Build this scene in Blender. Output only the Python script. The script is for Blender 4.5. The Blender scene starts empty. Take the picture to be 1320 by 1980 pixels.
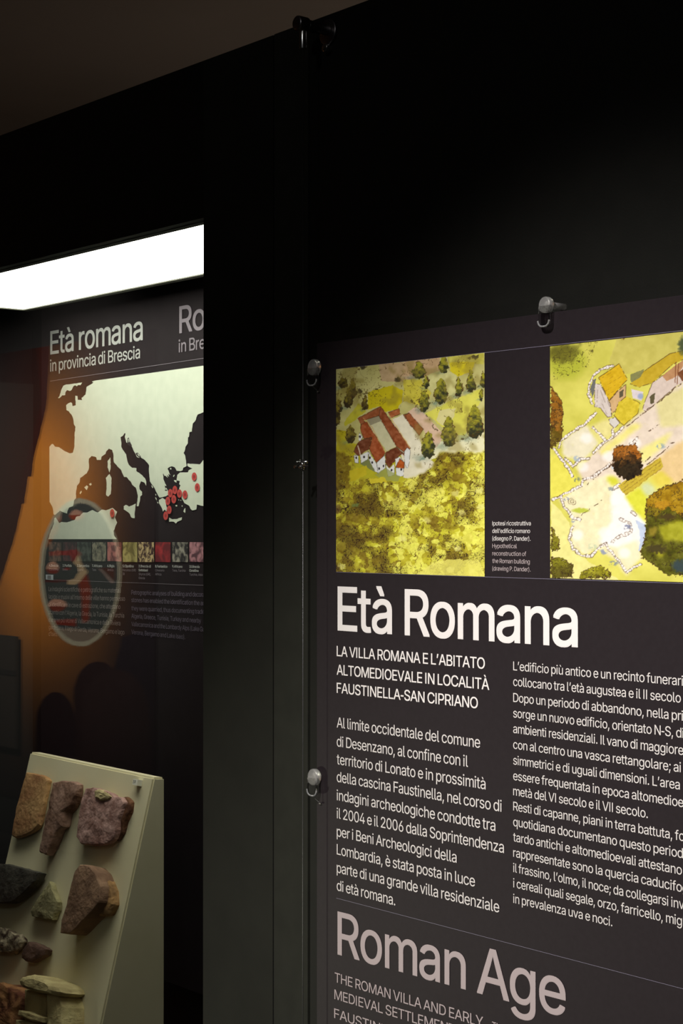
import bpy, bmesh, math, random, os
import numpy as np
from mathutils import Vector, Matrix, noise as mnoise

scene = bpy.context.scene
COL = scene.collection
# ------------------------------------------------------------------ camera, light, exposure
F = 3300.0                                   # focal length in pixels of the 1320 x 1980 frame
ALPHA = math.atan(2711.0 / F)                # angle between the view and the wall
PITCH = math.atan(27.0 / F)
CAM = Vector((0.0, -1.27, 1.6))
fwd = Vector((-math.cos(ALPHA) * math.cos(PITCH), math.sin(ALPHA) * math.cos(PITCH), math.sin(PITCH)))
rgt = Vector((math.sin(ALPHA), math.cos(ALPHA), 0))
upv = rgt.cross(fwd)
cam_data = bpy.data.cameras.new('camera')
cam_data.sensor_fit = 'HORIZONTAL'; cam_data.sensor_width = 36.0; cam_data.lens = 36.0 * F / 1320.0
cam_data.clip_start = 0.05; cam_data.clip_end = 100
cam = bpy.data.objects.new('camera', cam_data); COL.objects.link(cam)
cam.matrix_world = Matrix(((rgt.x, upv.x, -fwd.x, CAM.x), (rgt.y, upv.y, -fwd.y, CAM.y), (rgt.z, upv.z, -fwd.z, CAM.z), (0, 0, 0, 1)))
scene.camera = cam

world = bpy.data.worlds.new('world'); scene.world = world; world.use_nodes = True
bg = world.node_tree.nodes['Background']; bg.inputs[0].default_value = (1.0, 0.9, 0.75, 1); bg.inputs[1].default_value = 0.004

def spot(name, loc, target, power, angle, blend, color, radius=0.03):
    d = bpy.data.lights.new(name, 'SPOT'); d.energy = power; d.spot_size = math.radians(angle); d.spot_blend = blend
    d.color = color; d.shadow_soft_size = radius
    o = bpy.data.objects.new(name, d); COL.objects.link(o); o.location = loc
    o.rotation_euler = (Vector(target) - Vector(loc)).to_track_quat('-Z', 'Y').to_euler(); return o
spot('panel_spotlight', (-0.75, -1.55, 2.75), (-1.17, 0.0, 1.20), 245, 39, 1.0, (1.0, 0.95, 0.92), 0.03)
spot('added_low_fill', (-3.55, -1.60, 0.45), (-1.66, 0.0, 0.95), 92, 36, 1.0, (1.0, 0.98, 0.78), 0.08)  # added fill that brightens the lower wall, no real fixture
pl = bpy.data.lights.new('added_glint_light', 'POINT'); pl.energy = 7.0; pl.color = (0.95, 0.98, 1.0); pl.shadow_soft_size = 0.05  # added weak point light for highlights on the bracket and cable
plo = bpy.data.objects.new('added_glint_light', pl); COL.objects.link(plo); plo.location = (-0.6, -1.9, 2.75)
spot('banner_spotlight', (-6.9, -1.0, 2.9), (-7.3, -3.0, 1.75), 620, 60, 0.9, (1.0, 0.93, 0.84), 0.05)
spot('gallery_spotlight', (-3.0, 2.0, 1.2), (-4.4, 2.2, 3.0), 12.0, 140, 1.0, (1.0, 0.82, 0.66), 0.1)

scene.view_settings.view_transform = 'Standard'; scene.view_settings.look = 'None'
scene.view_settings.exposure = 0.0; scene.view_settings.gamma = 1.0; scene.view_settings.use_curve_mapping = False

# ------------------------------------------------------------------ helpers
def ray(px, py): return fwd * F + rgt * (px - 660.0) + upv * (990.0 - py)
def U(px, py, y=0.0):                         # the point of the vertical plane at depth y seen at a pixel
    r = ray(px, py); return CAM + r * ((y - CAM.y) / r.y)
def UP(px, py, p0, n):
    r = ray(px, py); return CAM + r * ((Vector(p0) - CAM).dot(n) / r.dot(n))
def mpp(p): return (Vector(p) - CAM).dot(fwd) / F      # metres per pixel at a point
def lin(c):
    a = np.asarray(c, float) / 255.0
    return np.where(a <= 0.04045, a / 12.92, ((a + 0.055) / 1.055) ** 2.4)
def C4(c, k=1.0):
    l = np.clip(lin(c) * k, 0, 0.95); return (float(l[0]), float(l[1]), float(l[2]), 1.0)

def mat(name, color, rough=0.6, metal=0.0, **kw):
    m = bpy.data.materials.new(name); m.use_nodes = True
    b = m.node_tree.nodes['Principled BSDF']; b.inputs['Base Color'].default_value = color
    b.inputs['Roughness'].default_value = rough; b.inputs['Metallic'].default_value = metal
    for k, v in kw.items(): b.inputs[k.replace('_', ' ')].default_value = v
    return m
def noisy(name, c1, c2, scale=8, rough=0.7, bump=0.0, detail=6, bscale=60, ramp=(0.35, 0.65), spec=0.5):
    m = mat(name, c1, rough); nt = m.node_tree; b = nt.nodes['Principled BSDF']
    b.inputs['Specular IOR Level'].default_value = spec
    tc = nt.nodes.new('ShaderNodeTexCoord'); n = nt.nodes.new('ShaderNodeTexNoise'); r = nt.nodes.new('ShaderNodeValToRGB')
    n.inputs['Scale'].default_value = scale; n.inputs['Detail'].default_value = detail
    r.color_ramp.elements[0].position = ramp[0]; r.color_ramp.elements[0].color = c1
    r.color_ramp.elements[1].position = ramp[1]; r.color_ramp.elements[1].color = c2
    nt.links.new(tc.outputs['Object'], n.inputs['Vector']); nt.links.new(n.outputs['Fac'], r.inputs['Fac'])
    nt.links.new(r.outputs['Color'], b.inputs['Base Color'])
    if bump:
        n2 = nt.nodes.new('ShaderNodeTexNoise'); n2.inputs['Scale'].default_value = bscale; n2.inputs['Detail'].default_value = 8
        bp = nt.nodes.new('ShaderNodeBump'); bp.inputs['Strength'].default_value = bump; bp.inputs['Distance'].default_value = 0.01
        nt.links.new(tc.outputs['Object'], n2.inputs['Vector']); nt.links.new(n2.outputs['Fac'], bp.inputs['Height'])
        nt.links.new(bp.outputs['Normal'], b.inputs['Normal'])
    return m
def emit(name, color, s):
    m = bpy.data.materials.new(name); m.use_nodes = True; nt = m.node_tree; nt.nodes.clear()
    e = nt.nodes.new('ShaderNodeEmission'); o = nt.nodes.new('ShaderNodeOutputMaterial')
    e.inputs[0].default_value = color; e.inputs[1].default_value = s; nt.links.new(e.outputs[0], o.inputs[0]); return m
def printed(name, rough=0.55, spec=0.3):
    m = mat(name, (1, 1, 1, 1), rough); nt = m.node_tree; a = nt.nodes.new('ShaderNodeAttribute'); a.attribute_name = 'ink'
    m.node_tree.nodes['Principled BSDF'].inputs['Specular IOR Level'].default_value = spec
    nt.links.new(a.outputs['Color'], nt.nodes['Principled BSDF'].inputs['Base Color']); return m
def pane_material():
    m = bpy.data.materials.new('clear pane'); m.use_nodes = True; nt = m.node_tree; nt.nodes.clear()
    N = nt.nodes.new; L = nt.links.new
    g = N('ShaderNodeNewGeometry'); d = N('ShaderNodeVectorMath'); d.operation = 'DOT_PRODUCT'
    L(g.outputs['Normal'], d.inputs[0]); L(g.outputs['Incoming'], d.inputs[1])
    def M(op, a, b=None):
        n = N('ShaderNodeMath'); n.operation = op
        for i, v in enumerate((a, b)):
            if v is None: continue
            if isinstance(v, (int, float)): n.inputs[i].default_value = v
            else: L(v, n.inputs[i])
        return n.outputs[0]
    c = M('ABSOLUTE', d.outputs['Value']); k = M('POWER', M('SUBTRACT', 1.0, c), 5.0)
    f = M('ADD', M('MULTIPLY', k, 0.95), 0.05)
    t = N('ShaderNodeBsdfTransparent'); gl = N('ShaderNodeBsdfGlossy'); gl.inputs['Roughness'].default_value = 0.0
    mx = N('ShaderNodeMixShader'); o = N('ShaderNodeOutputMaterial')
    t.inputs[0].default_value = (0.985, 0.995, 0.985, 1)
    L(f, mx.inputs[0]); L(t.outputs[0], mx.inputs[1]); L(gl.outputs[0], mx.inputs[2]); L(mx.outputs[0], o.inputs[0]); return m

def obj(name, bm, m, parent=None, smooth=False, kind=None, label=None, cat=None, group=None):
    me = bpy.data.meshes.new(name)
    if isinstance(bm, bmesh.types.BMesh): bm.to_mesh(me); bm.free()
    else: me = bm
    for mm in (m if isinstance(m, (list, tuple)) else [m]): me.materials.append(mm)
    if smooth:
        for p in me.polygons: p.use_smooth = True
    o = bpy.data.objects.new(name, me); COL.objects.link(o)
    if parent is not None: o.parent = parent; o.matrix_parent_inverse = Matrix.Translation(parent.location).inverted()
    if kind: o['kind'] = kind
    if label: o['label'] = label
    if cat: o['category'] = cat
    if group: o['group'] = group
    return o
def thing(name, loc, label, cat, group=None, kind=None):
    o = bpy.data.objects.new(name, None); COL.objects.link(o); o.location = loc; o.empty_display_size = 0.05
    if label: o['label'] = label
    if cat: o['category'] = cat
    if group: o['group'] = group
    if kind: o['kind'] = kind
    return o
def bx(x0, x1, y0, y1, z0, z1, bevel=0.0, bm=None):
    bm = bm or bmesh.new()
    r = bmesh.ops.create_cube(bm, size=1.0)
    bmesh.ops.transform(bm, verts=r['verts'], matrix=Matrix.Translation(((x0 + x1) / 2, (y0 + y1) / 2, (z0 + z1) / 2)) @ Matrix.Diagonal((x1 - x0, y1 - y0, z1 - z0, 1)))
    if bevel:
        es = list({e for v in r['verts'] for e in v.link_edges})
        bmesh.ops.bevel(bm, geom=es, offset=bevel, segments=2, affect='EDGES', profile=0.5)
    return bm
def cyl(p0, p1, r, r2=None, seg=20, bm=None, bevel=0.0):
    bm = bm or bmesh.new(); p0 = Vector(p0); p1 = Vector(p1); d = p1 - p0
    q = d.to_track_quat('Z', 'Y').to_matrix().to_4x4()
    g = bmesh.ops.create_cone(bm, cap_ends=True, segments=seg, radius1=r, radius2=r if r2 is None else r2, depth=d.length, matrix=Matrix.Translation((p0 + p1) / 2) @ q)
    if bevel:
        es = [e for e in {e for v in g['verts'] for e in v.link_edges} if any(len(f.verts) > 4 for f in e.link_faces)]
        bmesh.ops.bevel(bm, geom=es, offset=bevel, segments=3, affect='EDGES', profile=0.5)
    return bm

# ------------------------------------------------------------------ materials
M_wall = noisy('black wall paint', (0.0085, 0.0086, 0.007, 1), (0.0098, 0.0098, 0.008, 1), 30, 0.7, 0.05, bscale=400, spec=0.15)
M_pillar = noisy('dark pillar paint', (0.020, 0.0205, 0.016, 1), (0.024, 0.0245, 0.019, 1), 30, 0.75, 0.03, bscale=400, spec=0.1)
M_pillar2 = noisy('darker pillar paint', (0.015, 0.015, 0.012, 1), (0.019, 0.019, 0.015, 1), 12, 0.75, 0.03, bscale=400, spec=0.1)
M_shadow_line = mat('painted shadow line', (0.004, 0.004, 0.004, 1), 0.9)  # near-black colour standing in for shadow lines on the wall
M_ceil = noisy('ceiling plaster', (0.30, 0.26, 0.22, 1), (0.36, 0.31, 0.27, 1), 1.2, 0.9, 0.1)
M_floor = noisy('dark stone floor', (0.03, 0.028, 0.026, 1), (0.05, 0.045, 0.04, 1), 3, 0.5)
M_room = mat('dark room wall', (0.022, 0.02, 0.02, 1), 0.9)
M_case = noisy('case lining', (0.009, 0.0075, 0.008, 1), (0.012, 0.010, 0.0105, 1), 20, 0.85, spec=0.15)
M_board = noisy('panel print background', C4((38, 32, 35)), C4((40, 34, 37)), 200, 0.6, 0.0, bscale=900, spec=0.12)
M_ink = mat('white ink', C4((240, 234, 230)), 0.6, Specular_IOR_Level=0.2)
M_ink2 = mat('body white ink', C4((222, 216, 212)), 0.6, Specular_IOR_Level=0.2)
M_grey = mat('grey ink', C4((178, 164, 164)), 0.6, Specular_IOR_Level=0.2)
M_line = mat('line ink', C4((110, 104, 120)), 0.6)
M_steel = mat('polished steel', (0.75, 0.74, 0.72, 1), 0.22, 1.0)
M_clear = mat('clear plastic', (0.92, 0.91, 0.88, 1), 0.22, 0.0, IOR=1.49, Transmission_Weight=0.82)
M_rim = mat('frosted rim', (0.80, 0.80, 0.80, 1), 0.15, 0.0, IOR=1.49, Transmission_Weight=0.72)
M_pane = pane_material()
M_clear2 = mat('very clear plastic', (0.97, 0.97, 0.96, 1), 0.08, 0.0, IOR=1.49, Transmission_Weight=1.0)

# ------------------------------------------------------------------ room shell
XR, XL, YF, YB, ZC = 1.6, -9.2, -3.0, 3.0, 3.0
obj('floor', bx(XL, XR, YF, YB, -0.05, 0), M_floor, kind='structure')
obj('ceiling', bx(XL, XR, YF, YB, ZC, ZC + 0.05), M_ceil, kind='structure')
obj('wall_back', bx(XL, XR, YB, YB + 0.05, 0, ZC), M_room, kind='structure')
obj('wall_front', bx(XL, XR, YF - 0.05, YF, 0, ZC), M_room, kind='structure')
obj('wall_left', bx(XL - 0.05, XL, YF, YB, 0, ZC), M_room, kind='structure')
obj('wall_right', bx(XR, XR + 0.05, YF, YB, 0, ZC), M_room, kind='structure')

# showcase wall: one piece of the setting made of its boards
ZT = U(650, 23, 0).z                          # top of the showcase wall
ZF = U(393, 421, 0).z                         # underside of the fascia
XO = U(393, 1000, 0).x                        # right edge of the window opening
XE = U(45, 900, 0.40).x                       # left inner side of the case
XP = U(531, 1500, 0).x; XJ = U(598, 1500, 0).x
ZS = 0.62                                     # sill
wall = thing('wall_showcase', (XO, 0, 0), None, None, kind='structure')
def wb(name, *a, m=M_wall, bevel=0.0): return obj(name, bx(*a, bevel=bevel), m, wall)
wb('fascia_board', XL, XO, 0, 0.03, ZF, ZT)
wb('sill_board', XE - 0.02, XO, 0, 0.03, 0, ZS)
wb('side_board', XL, XE - 0.02, 0, 0.03, 0, ZF)
wb('pillar_board', XO, XP - 0.004, 0, 0.03, 0, ZT, m=M_pillar2)
wb('shadow_strip', XP - 0.004, XP, 0.0015, 0.03, 0, ZT, m=M_shadow_line)  # dark strip painted in as the shadow line at the board step
wb('cover_board', XP, XJ - 0.0015, -0.0015, 0.028, 0, ZT, m=M_pillar, bevel=0.0006)
wb('shadow_strip', XJ - 0.0015, XJ + 0.0015, 0.004, 0.03, 0, ZT, m=M_shadow_line)  # dark strip standing in for the panel's shadow on the wall
wb('panel_board', XJ + 0.0015, XR, 0.0, 0.03, 0, ZT)
wb('top_board', XL, XR, 0.03, 0.50, ZT - 0.03, ZT)

# ------------------------------------------------------------------ showcase interior
YB2 = 0.42
case = thing('display_case', ((XE + XO) / 2, 0.2, ZS), 'lit black glass-fronted showcase built into the wall at the left', 'showcase')
ZL = U(45, 598, 0.318).z                      # height of the light diffuser
xr = XO + 0.03
obj('back_panel', bx(XE - 0.02, xr, YB2, YB2 + 0.02, ZS - 0.02, ZL + 0.06), M_case, case)
obj('side_panel', bx(XE - 0.02, XE, 0.03, YB2, ZS - 0.02, ZL + 0.06), M_case, case)
zside = U(45, 742, 0.40).z
obj('side_lining', bx(XE, XE + 0.004, 0.03, YB2, ZS, zside), mat('side lining', (0.007, 0.0065, 0.006, 1), 0.9), case)
obj('side_panel', bx(xr - 0.005, xr + 0.015, 0.03, YB2, ZS - 0.02, ZL + 0.06), M_case, case)
obj('case_floor', bx(XE - 0.02, xr, 0.03, YB2, ZS - 0.02, ZS), M_case, case)
xl_ = U(45, 598, 0.318).x
obj('case_ceiling', bx(XE - 0.02, xr, 0.03, YB2, ZL + 0.04, ZL + 0.06), M_case, case)
M_frame = mat('light frame', (0.10, 0.105, 0.07, 1), 0.6)
lf = bx(xl_ - 0.012, xl_, 0.034, 0.333, ZL - 0.002, ZL + 0.04)
bx(xl_, xr - 0.01, 0.318, 0.333, ZL - 0.002, ZL + 0.04, bm=lf); bx(xl_, xr - 0.01, 0.032, 0.037, ZL - 0.002, ZL + 0.04, bm=lf)
frame = obj('light_frame', lf, M_frame, case)
obj('light_diffuser', bx(xl_, xr - 0.01, 0.037, 0.318, ZL, ZL + 0.01), emit('lit diffuser', (1.0, 0.985, 0.90, 1), 6.9), case, label='bright white light panel in the roof of the showcase')
obj('glass_pane', bx(XE, XO + 0.001, 0.012, 0.018, ZS, ZF), M_pane, case, label='clear glass front of the showcase, reflecting the orange poster opposite')

# ------------------------------------------------------------------ text
FONT = None
try:
    p = os.path.join(bpy.utils.system_resource('DATAFILES'), 'fonts', 'Inter.woff2')
    if os.path.exists(p): FONT = bpy.data.fonts.load(p)
except Exception: FONT = None
from mathutils.geometry import delaunay_2d_cdt
def raw_mesh(body, fill='NONE', res=4):
    c = bpy.data.curves.new('lettering', 'FONT'); c.body = body; c.size = 1.0; c.resolution_u = res; c.dimensions = '2D'; c.fill_mode = fill
    if FONT: c.font = FONT
    o = bpy.data.objects.new('lettering', c); COL.objects.link(o)
    dg = bpy.context.evaluated_depsgraph_get(); e = o.evaluated_get(dg)
    me = bpy.data.meshes.new_from_object(e); COL.objects.unlink(o); bpy.data.objects.remove(o); bpy.data.curves.remove(c)
    co = np.zeros(len(me.vertices) * 3); me.vertices.foreach_get('co', co); co = co.reshape(-1, 3)[:, :2].copy()
    ed = [tuple(x.vertices) for x in me.edges]; bpy.data.meshes.remove(me); return co, ed
def width(t): co, _ = raw_mesh(t, res=1); return co[:, 0].max() - co[:, 0].min()
HH = width('HH'); _co, _ = raw_mesh('H'); CAP = float(_co[:, 1].max()); H0 = float(_co[:, 0].min()); STEM = None
GL = {}
def glyph(ch):
    """outline of one letter filled by winding number: (vertices, triangles, advance)"""
    if ch in GL: return GL[ch]
    adv = width('H' + ch + 'H') - HH
    if ch == ' ': GL[ch] = (np.zeros((0, 2)), [], adv * 0.74); return GL[ch]
    if ch == 'I':
        w = CAP * 0.125; x = CAP * 0.125; v = np.array([(x, 0), (x + w, 0), (x + w, CAP), (x, CAP)]); GL[ch] = (v, [(0, 1, 2), (0, 2, 3)], w + 2 * x); return GL[ch]
    if ch == '-':
        w = CAP * 0.36; x = CAP * 0.06; v = np.array([(x, CAP * .33), (x + w, CAP * .33), (x + w, CAP * .45), (x, CAP * .45)]); GL[ch] = (v, [(0, 1, 2), (0, 2, 3)], w + 2 * x); return GL[ch]
    co, ed = raw_mesh(ch)
    r = delaunay_2d_cdt([Vector(p) for p in co], ed, [], 0, 1e-7)
    V = np.array([tuple(p) for p in r[0]]); T = np.array([tuple(f) for f in r[2]])
    cen = V[T].mean(1); wn = np.zeros(len(T), int); a = co[[e[0] for e in ed]]; b = co[[e[1] for e in ed]]
    for (xa, ya), (xb, yb) in zip(a, b):
        side = (xb - xa) * (cen[:, 1] - ya) - (cen[:, 0] - xa) * (yb - ya)
        wn += ((ya <= cen[:, 1]) & (yb > cen[:, 1]) & (side > 0)).astype(int) - ((ya > cen[:, 1]) & (yb <= cen[:, 1]) & (side < 0)).astype(int)
    T = T[wn != 0]; GL[ch] = (V, [tuple(t) for t in T.tolist()], adv); return GL[ch]
SPC = 0.935
def layout(body):
    vs = []; fs = []; x = 0.0; n = 0
    for ch in body:
        v, t, adv = glyph(ch)
        if len(v):
            q = v.copy(); q[:, 0] += x; vs.append(q); fs += [tuple(i + n for i in f) for f in t]; n += len(v)
        x += adv * SPC
    return np.concatenate(vs), fs
def write(name, body, x0, y0, x1, y1, cap, plane, m, parent, bold=0.0, rest='', label=None, res=4):
    P0 = U(x0, y0, plane); P1 = U(x1, y1, plane); s = cap * mpp(P0) / CAP
    co, fs = layout(body); w0, w1 = co[:, 0].min(), co[:, 0].max(); d = P1 - P0; sx = d.x / (w1 - w0); slope = d.z / d.x
    if rest: co, fs = layout(body + rest)
    vs = []; ff = []; n_ = len(co)
    for k, (dx, dz) in enumerate(((-1, -1), (1, -1), (-1, 1), (1, 1), (0, 0)) if bold else ((0, 0),)):
        out = np.zeros((n_, 3)); out[:, 0] = P0.x + (co[:, 0] - w0 + dx * bold) * sx
        out[:, 2] = P0.z + (co[:, 1] + dz * bold * 0.8) * s + (out[:, 0] - P0.x) * slope; out[:, 1] = plane - k * 0.00003
        vs.append(out); ff += [tuple(i + k * n_ for i in f) for f in fs]
    me = bpy.data.meshes.new(name); me.from_pydata(np.concatenate(vs).tolist(), [], ff)
    return obj(name, me, m, parent, label=label)
def strip(name, x0, y0, x1, y1, h, plane, m, parent, ext=0.0):
    a = U(x0, y0, plane); b = U(x1, y1, plane); d = (b - a); b = a + d * (1 + ext)
    me = bpy.data.meshes.new(name); k = Vector((0, 0, h / 2))
    me.from_pydata([a - k, b - k, b + k, a + k], [], [(0, 1, 2, 3)]); return obj(name, me, m, parent)

# ------------------------------------------------------------------ painting tools (printed pictures)
def blur(m, r):
    m = np.asarray(m, float)
    for ax in (0, 1):
        for _ in range(2):
            p = np.concatenate([np.repeat(np.take(m, [0], ax), r + 1, ax), m, np.repeat(np.take(m, [-1], ax), r, ax)], ax).cumsum(ax); n = m.shape[ax]
            m = (np.take(p, range(2 * r + 1, 2 * r + 1 + n), ax) - np.take(p, range(0, n), ax)) / (2 * r + 1)
    return m
def hashn(ix, iy, seed):
    h = (ix * 374761393 + iy * 668265263 + seed * 1442695041) & 0x7fffffff
    h = ((h ^ (h >> 13)) * 1274126177) & 0x7fffffff
    return ((h ^ (h >> 16)) & 0xffff) / 65535.0
def vnoise(x, y, seed):
    ix = np.floor(x).astype(np.int64); iy = np.floor(y).astype(np.int64); fx = x - ix; fy = y - iy
    fx = fx * fx * (3 - 2 * fx); fy = fy * fy * (3 - 2 * fy)
    a = hashn(ix, iy, seed); b = hashn(ix + 1, iy, seed); c = hashn(ix, iy + 1, seed); d = hashn(ix + 1, iy + 1, seed)
    return (a * (1 - fx) + b * fx) * (1 - fy) + (c * (1 - fx) + d * fx) * fy
def fbm(x, y, sc, seed, oct=4):
    t = 0; a = 0.5; n = 0
    for i in range(oct):
        t = t + a * vnoise(x / sc, y / sc, seed + i * 17); n += a; a *= 0.5; sc = sc / 2.03
    return t / n
class Art:
    def __init__(s, x0, x1, ztop, zbot, plane, nx, nz):
        s.nx, s.nz = nx, nz
        xs = np.linspace(x0, x1, nx); zs = np.linspace(ztop, zbot, nz); gx, gz = np.meshgrid(xs, zs)
        s.W = np.stack([gx, np.full_like(gx, plane), gz], -1)
        v = s.W - np.array(CAM); dz = v @ np.array(fwd)
        s.X = 660 + F * (v @ np.array(rgt)) / dz; s.Y = 990 - F * (v @ np.array(upv)) / dz
        s.img = np.zeros(gx.shape + (3,)) ; s.warp(0, 1)
    def warp(s, amp, sc, seed=5):
        s.wx = s.X + (fbm(s.X, s.Y, sc, seed, 3) - 0.5) * 2 * amp; s.wy = s.Y + (fbm(s.X, s.Y, sc, seed + 50, 3) - 0.5) * 2 * amp
    def poly(s, pts):
        inside = np.zeros(s.X.shape, bool); n = len(pts)
        for i in range(n):
            xa, ya = pts[i]; xb, yb = pts[(i + 1) % n]
            if ya == yb: continue
            c = ((ya > s.wy) != (yb > s.wy)) & (s.wx < (xb - xa) * (s.wy - ya) / (yb - ya) + xa); inside ^= c
        return inside
    def dist(s, pts, closed=False):
        d = np.full(s.X.shape, 1e9); n = len(pts)
        for i in range(n if closed else n - 1):
            xa, ya = pts[i]; xb, yb = pts[(i + 1) % n]; L = max((xb - xa) ** 2 + (yb - ya) ** 2, 1e-9)
            t = np.clip(((s.wx - xa) * (xb - xa) + (s.wy - ya) * (yb - ya)) / L, 0, 1)
            d = np.minimum(d, (s.wx - xa - t * (xb - xa)) ** 2 + (s.wy - ya - t * (yb - ya)) ** 2)
        return np.sqrt(d)
    def put(s, m, c, a=1.0):
        a = (np.asarray(m, float) * a)[..., None]; s.img = s.img * (1 - a) + np.asarray(c, float) * a
    def wash(s, m, c, var=18, sc=9, seed=3, a=1.0):
        n = (fbm(s.X, s.Y, sc, seed) - 0.5)[..., None] * 2 * var
        aa = (np.asarray(m, float) * a)[..., None]; s.img = s.img * (1 - aa) + (np.asarray(c, float) + n) * aa
    def swash(s, pts, c, var=12, r=4, seed=3, a=1.0):
        m = np.clip(blur(s.poly(pts), r) * 1.25 + (fbm(s.X, s.Y, 7, seed + 11, 3) - 0.5) * 0.7 * blur(s.poly(pts), r + 3) - 0.1, 0, 1); s.wash(m, c, var, 9, seed, a)
    def squig(s, mask, c, sc=6, eps=0.02, seed=400, a=0.9):
        s.put((np.abs(fbm(s.X, s.Y, sc, seed, 2) - 0.5) < eps) & (np.asarray(mask, float) > 0.5), c, a)
    def line(s, pts, w, c, a=1.0, broken=0.0, closed=False, seed=9):
        d = s.dist(pts, closed); m = np.clip(w + 0.5 - d, 0, 1)
        if broken: m = m * (fbm(s.X, s.Y, 4, seed, 2) > broken)
        s.put(m, c, a)
    def ell(s, cx, cy, rx, ry): return ((s.wx - cx) / rx) ** 2 + ((s.wy - cy) / ry) ** 2
    def soft(s, cx, cy, rx, ry, c, a=1.0):
        s.put(np.clip(1.4 - 1.4 * s.ell(cx, cy, rx, ry), 0, 1), c, a)
    def cells(s, n, box, seed, jit=1.0):
        r = np.random.RandomState(seed); px = r.uniform(box[0], box[2], n); py = r.uniform(box[1], box[3], n)
        f1 = np.full(s.X.shape, 1e9); f2 = f1.copy(); idx = np.zeros(s.X.shape, int)
        for i in range(n):
            d = (s.wx - px[i]) ** 2 + (s.wy - py[i]) ** 2; new = d < f1
            f2 = np.where(new, f1, np.minimum(f2, d)); f1 = np.where(new, d, f1); idx = np.where(new, i, idx)
        return np.sqrt(f1), np.sqrt(f2), idx, r.uniform(0, 1, n)[idx], py[idx]
    def tree(s, cx, top, bot, hw, c_hi=(165, 160, 45), c_lo=(52, 54, 34), seed=1):
        h = bot - top; t = np.clip((s.wy - top) / h, 0, 1); prof = hw * np.where(t < 0.62, (t / 0.62) ** 0.62, np.sqrt(np.clip(1 - ((t - 0.62) / 0.38) ** 2, 0, 1)))
        m = (np.abs(s.wx - cx) < prof) & (s.wy > top) & (s.wy < bot)
        k = np.clip((t - 0.22) * 1.5 + (fbm(s.X, s.Y, 5, seed) - 0.5) * 2.2 + (s.wx - cx) / hw * 0.15, 0, 1)[..., None]
        col = np.asarray(c_hi) * (1 - k) + np.asarray(c_lo) * k
        s.put(np.exp(-((s.wx - cx + hw * 0.9) / hw) ** 2 - ((s.wy - bot + 1) / (h * 0.12)) ** 2), (120, 140, 120), 0.6)
        s.img = np.where(m[..., None], col, s.img)
        edge = np.abs(np.abs(s.wx - cx) - prof) < 0.9
        s.put(edge & (s.wy > top) & (s.wy < bot) & (fbm(s.X, s.Y, 5, seed + 3, 2) > 0.47), (72, 44, 20), 0.8)
    def build(s, name, m, parent, k, label=None):
        nx, nz = s.nx, s.nz
        me = bpy.data.meshes.new(name)
        i = np.arange(nx * nz).reshape(nz, nx)
        q = np.stack([i[1:, :-1], i[1:, 1:], i[:-1, 1:], i[:-1, :-1]], -1).reshape(-1, 4)
        me.vertices.add(nx * nz); me.vertices.foreach_set('co', s.W.reshape(-1))
        me.loops.add(q.size); me.loops.foreach_set('vertex_index', q.reshape(-1).astype(np.int32))
        me.polygons.add(len(q)); me.polygons.foreach_set('loop_start', np.arange(0, q.size, 4, dtype=np.int32))
        me.update(calc_edges=True)
        a = me.color_attributes.new('ink', 'FLOAT_COLOR', 'POINT')
        rgb = np.clip(lin(np.clip(s.img, 0, 255)) * k, 0, 0.93).reshape(-1, 3)
        a.data.foreach_set('color', np.concatenate([rgb, np.ones((len(rgb), 1))], 1).reshape(-1)); me.validate()
        return obj(name, me, m, parent, label=label)
def cc(sc, ox, oy, *pts): return [(ox + x / sc, oy + y / sc) for x, y in pts]

# ------------------------------------------------------------------ big information panel on the right
PF = -0.022                                   # front of the board
PI = PF - 0.0006
px0 = U(612, 900, PF).x; pz1 = U(612, 664, PF).z
panel = thing('information_panel', (px0 + 0.4, PF, 0.85), 'large dark printed panel with two villa pictures and the title in white', 'panel')
obj('board', bx(px0, px0 + 0.86, PF, PF + 0.005, 0.86, pz1, bevel=0.0006), M_board, panel)
PT = PF - 0.0004
W = lambda n, b, x0, y0, x1, y1, cap, m=M_ink2, bold=0.0018, rest='', label=None: write(n, b, x0, y0, x1, y1, cap, PT, m, panel, bold, rest, label)
W('title_text', 'Età Romana', 653.5, 1218, 1115.5, 1250.5, 83, M_ink, 0.009)
W('subtitle_text', 'LA VILLA ROMANA E L’ABITATO', 651, 1268.5, 937, 1293.5, 19.5, M_ink, 0.007)
W('subtitle_text', 'ALTOMEDIOEVALE IN LOCALITÀ', 651, 1304.5, 945.5, 1334, 19.5, M_ink, 0.007)
W('subtitle_text', 'FAUSTINELLA-SAN CIPRIANO', 651, 1339.5, 923.5, 1370, 19.5, M_ink, 0.007)
SL = lambda x, y: (y - 1017.0) / (x + 2051.0)
def by(x0, y0, x1): return y0 + SL(x0, y0) * (x1 - x0)
for b, y, x1 in (('Al limite occidentale del comune', 1406.5, 928), ('di Desenzano, al confine con il', 1443, 904.5), ('territorio di Lonato e in prossimità', 1477.5, 938.5),
                 ('della cascina Faustinella, nel corso di', 1511.5, 969.5), ('indagini archeologiche condotte tra', 1547, 957.5), ('il 2004 e il 2006 dalla Soprintendenza', 1582, 974),
                 ('per i Beni Archeologici della', 1617, 882.5), ('Lombardia, è stata posta in luce', 1652, 918), ('parte di una grande villa residenziale', 1687, 965), ('di età romana.', 1721.5, 764)):
    W('text_line', b, 651, y, x1, by(651, y, x1), 20)
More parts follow.
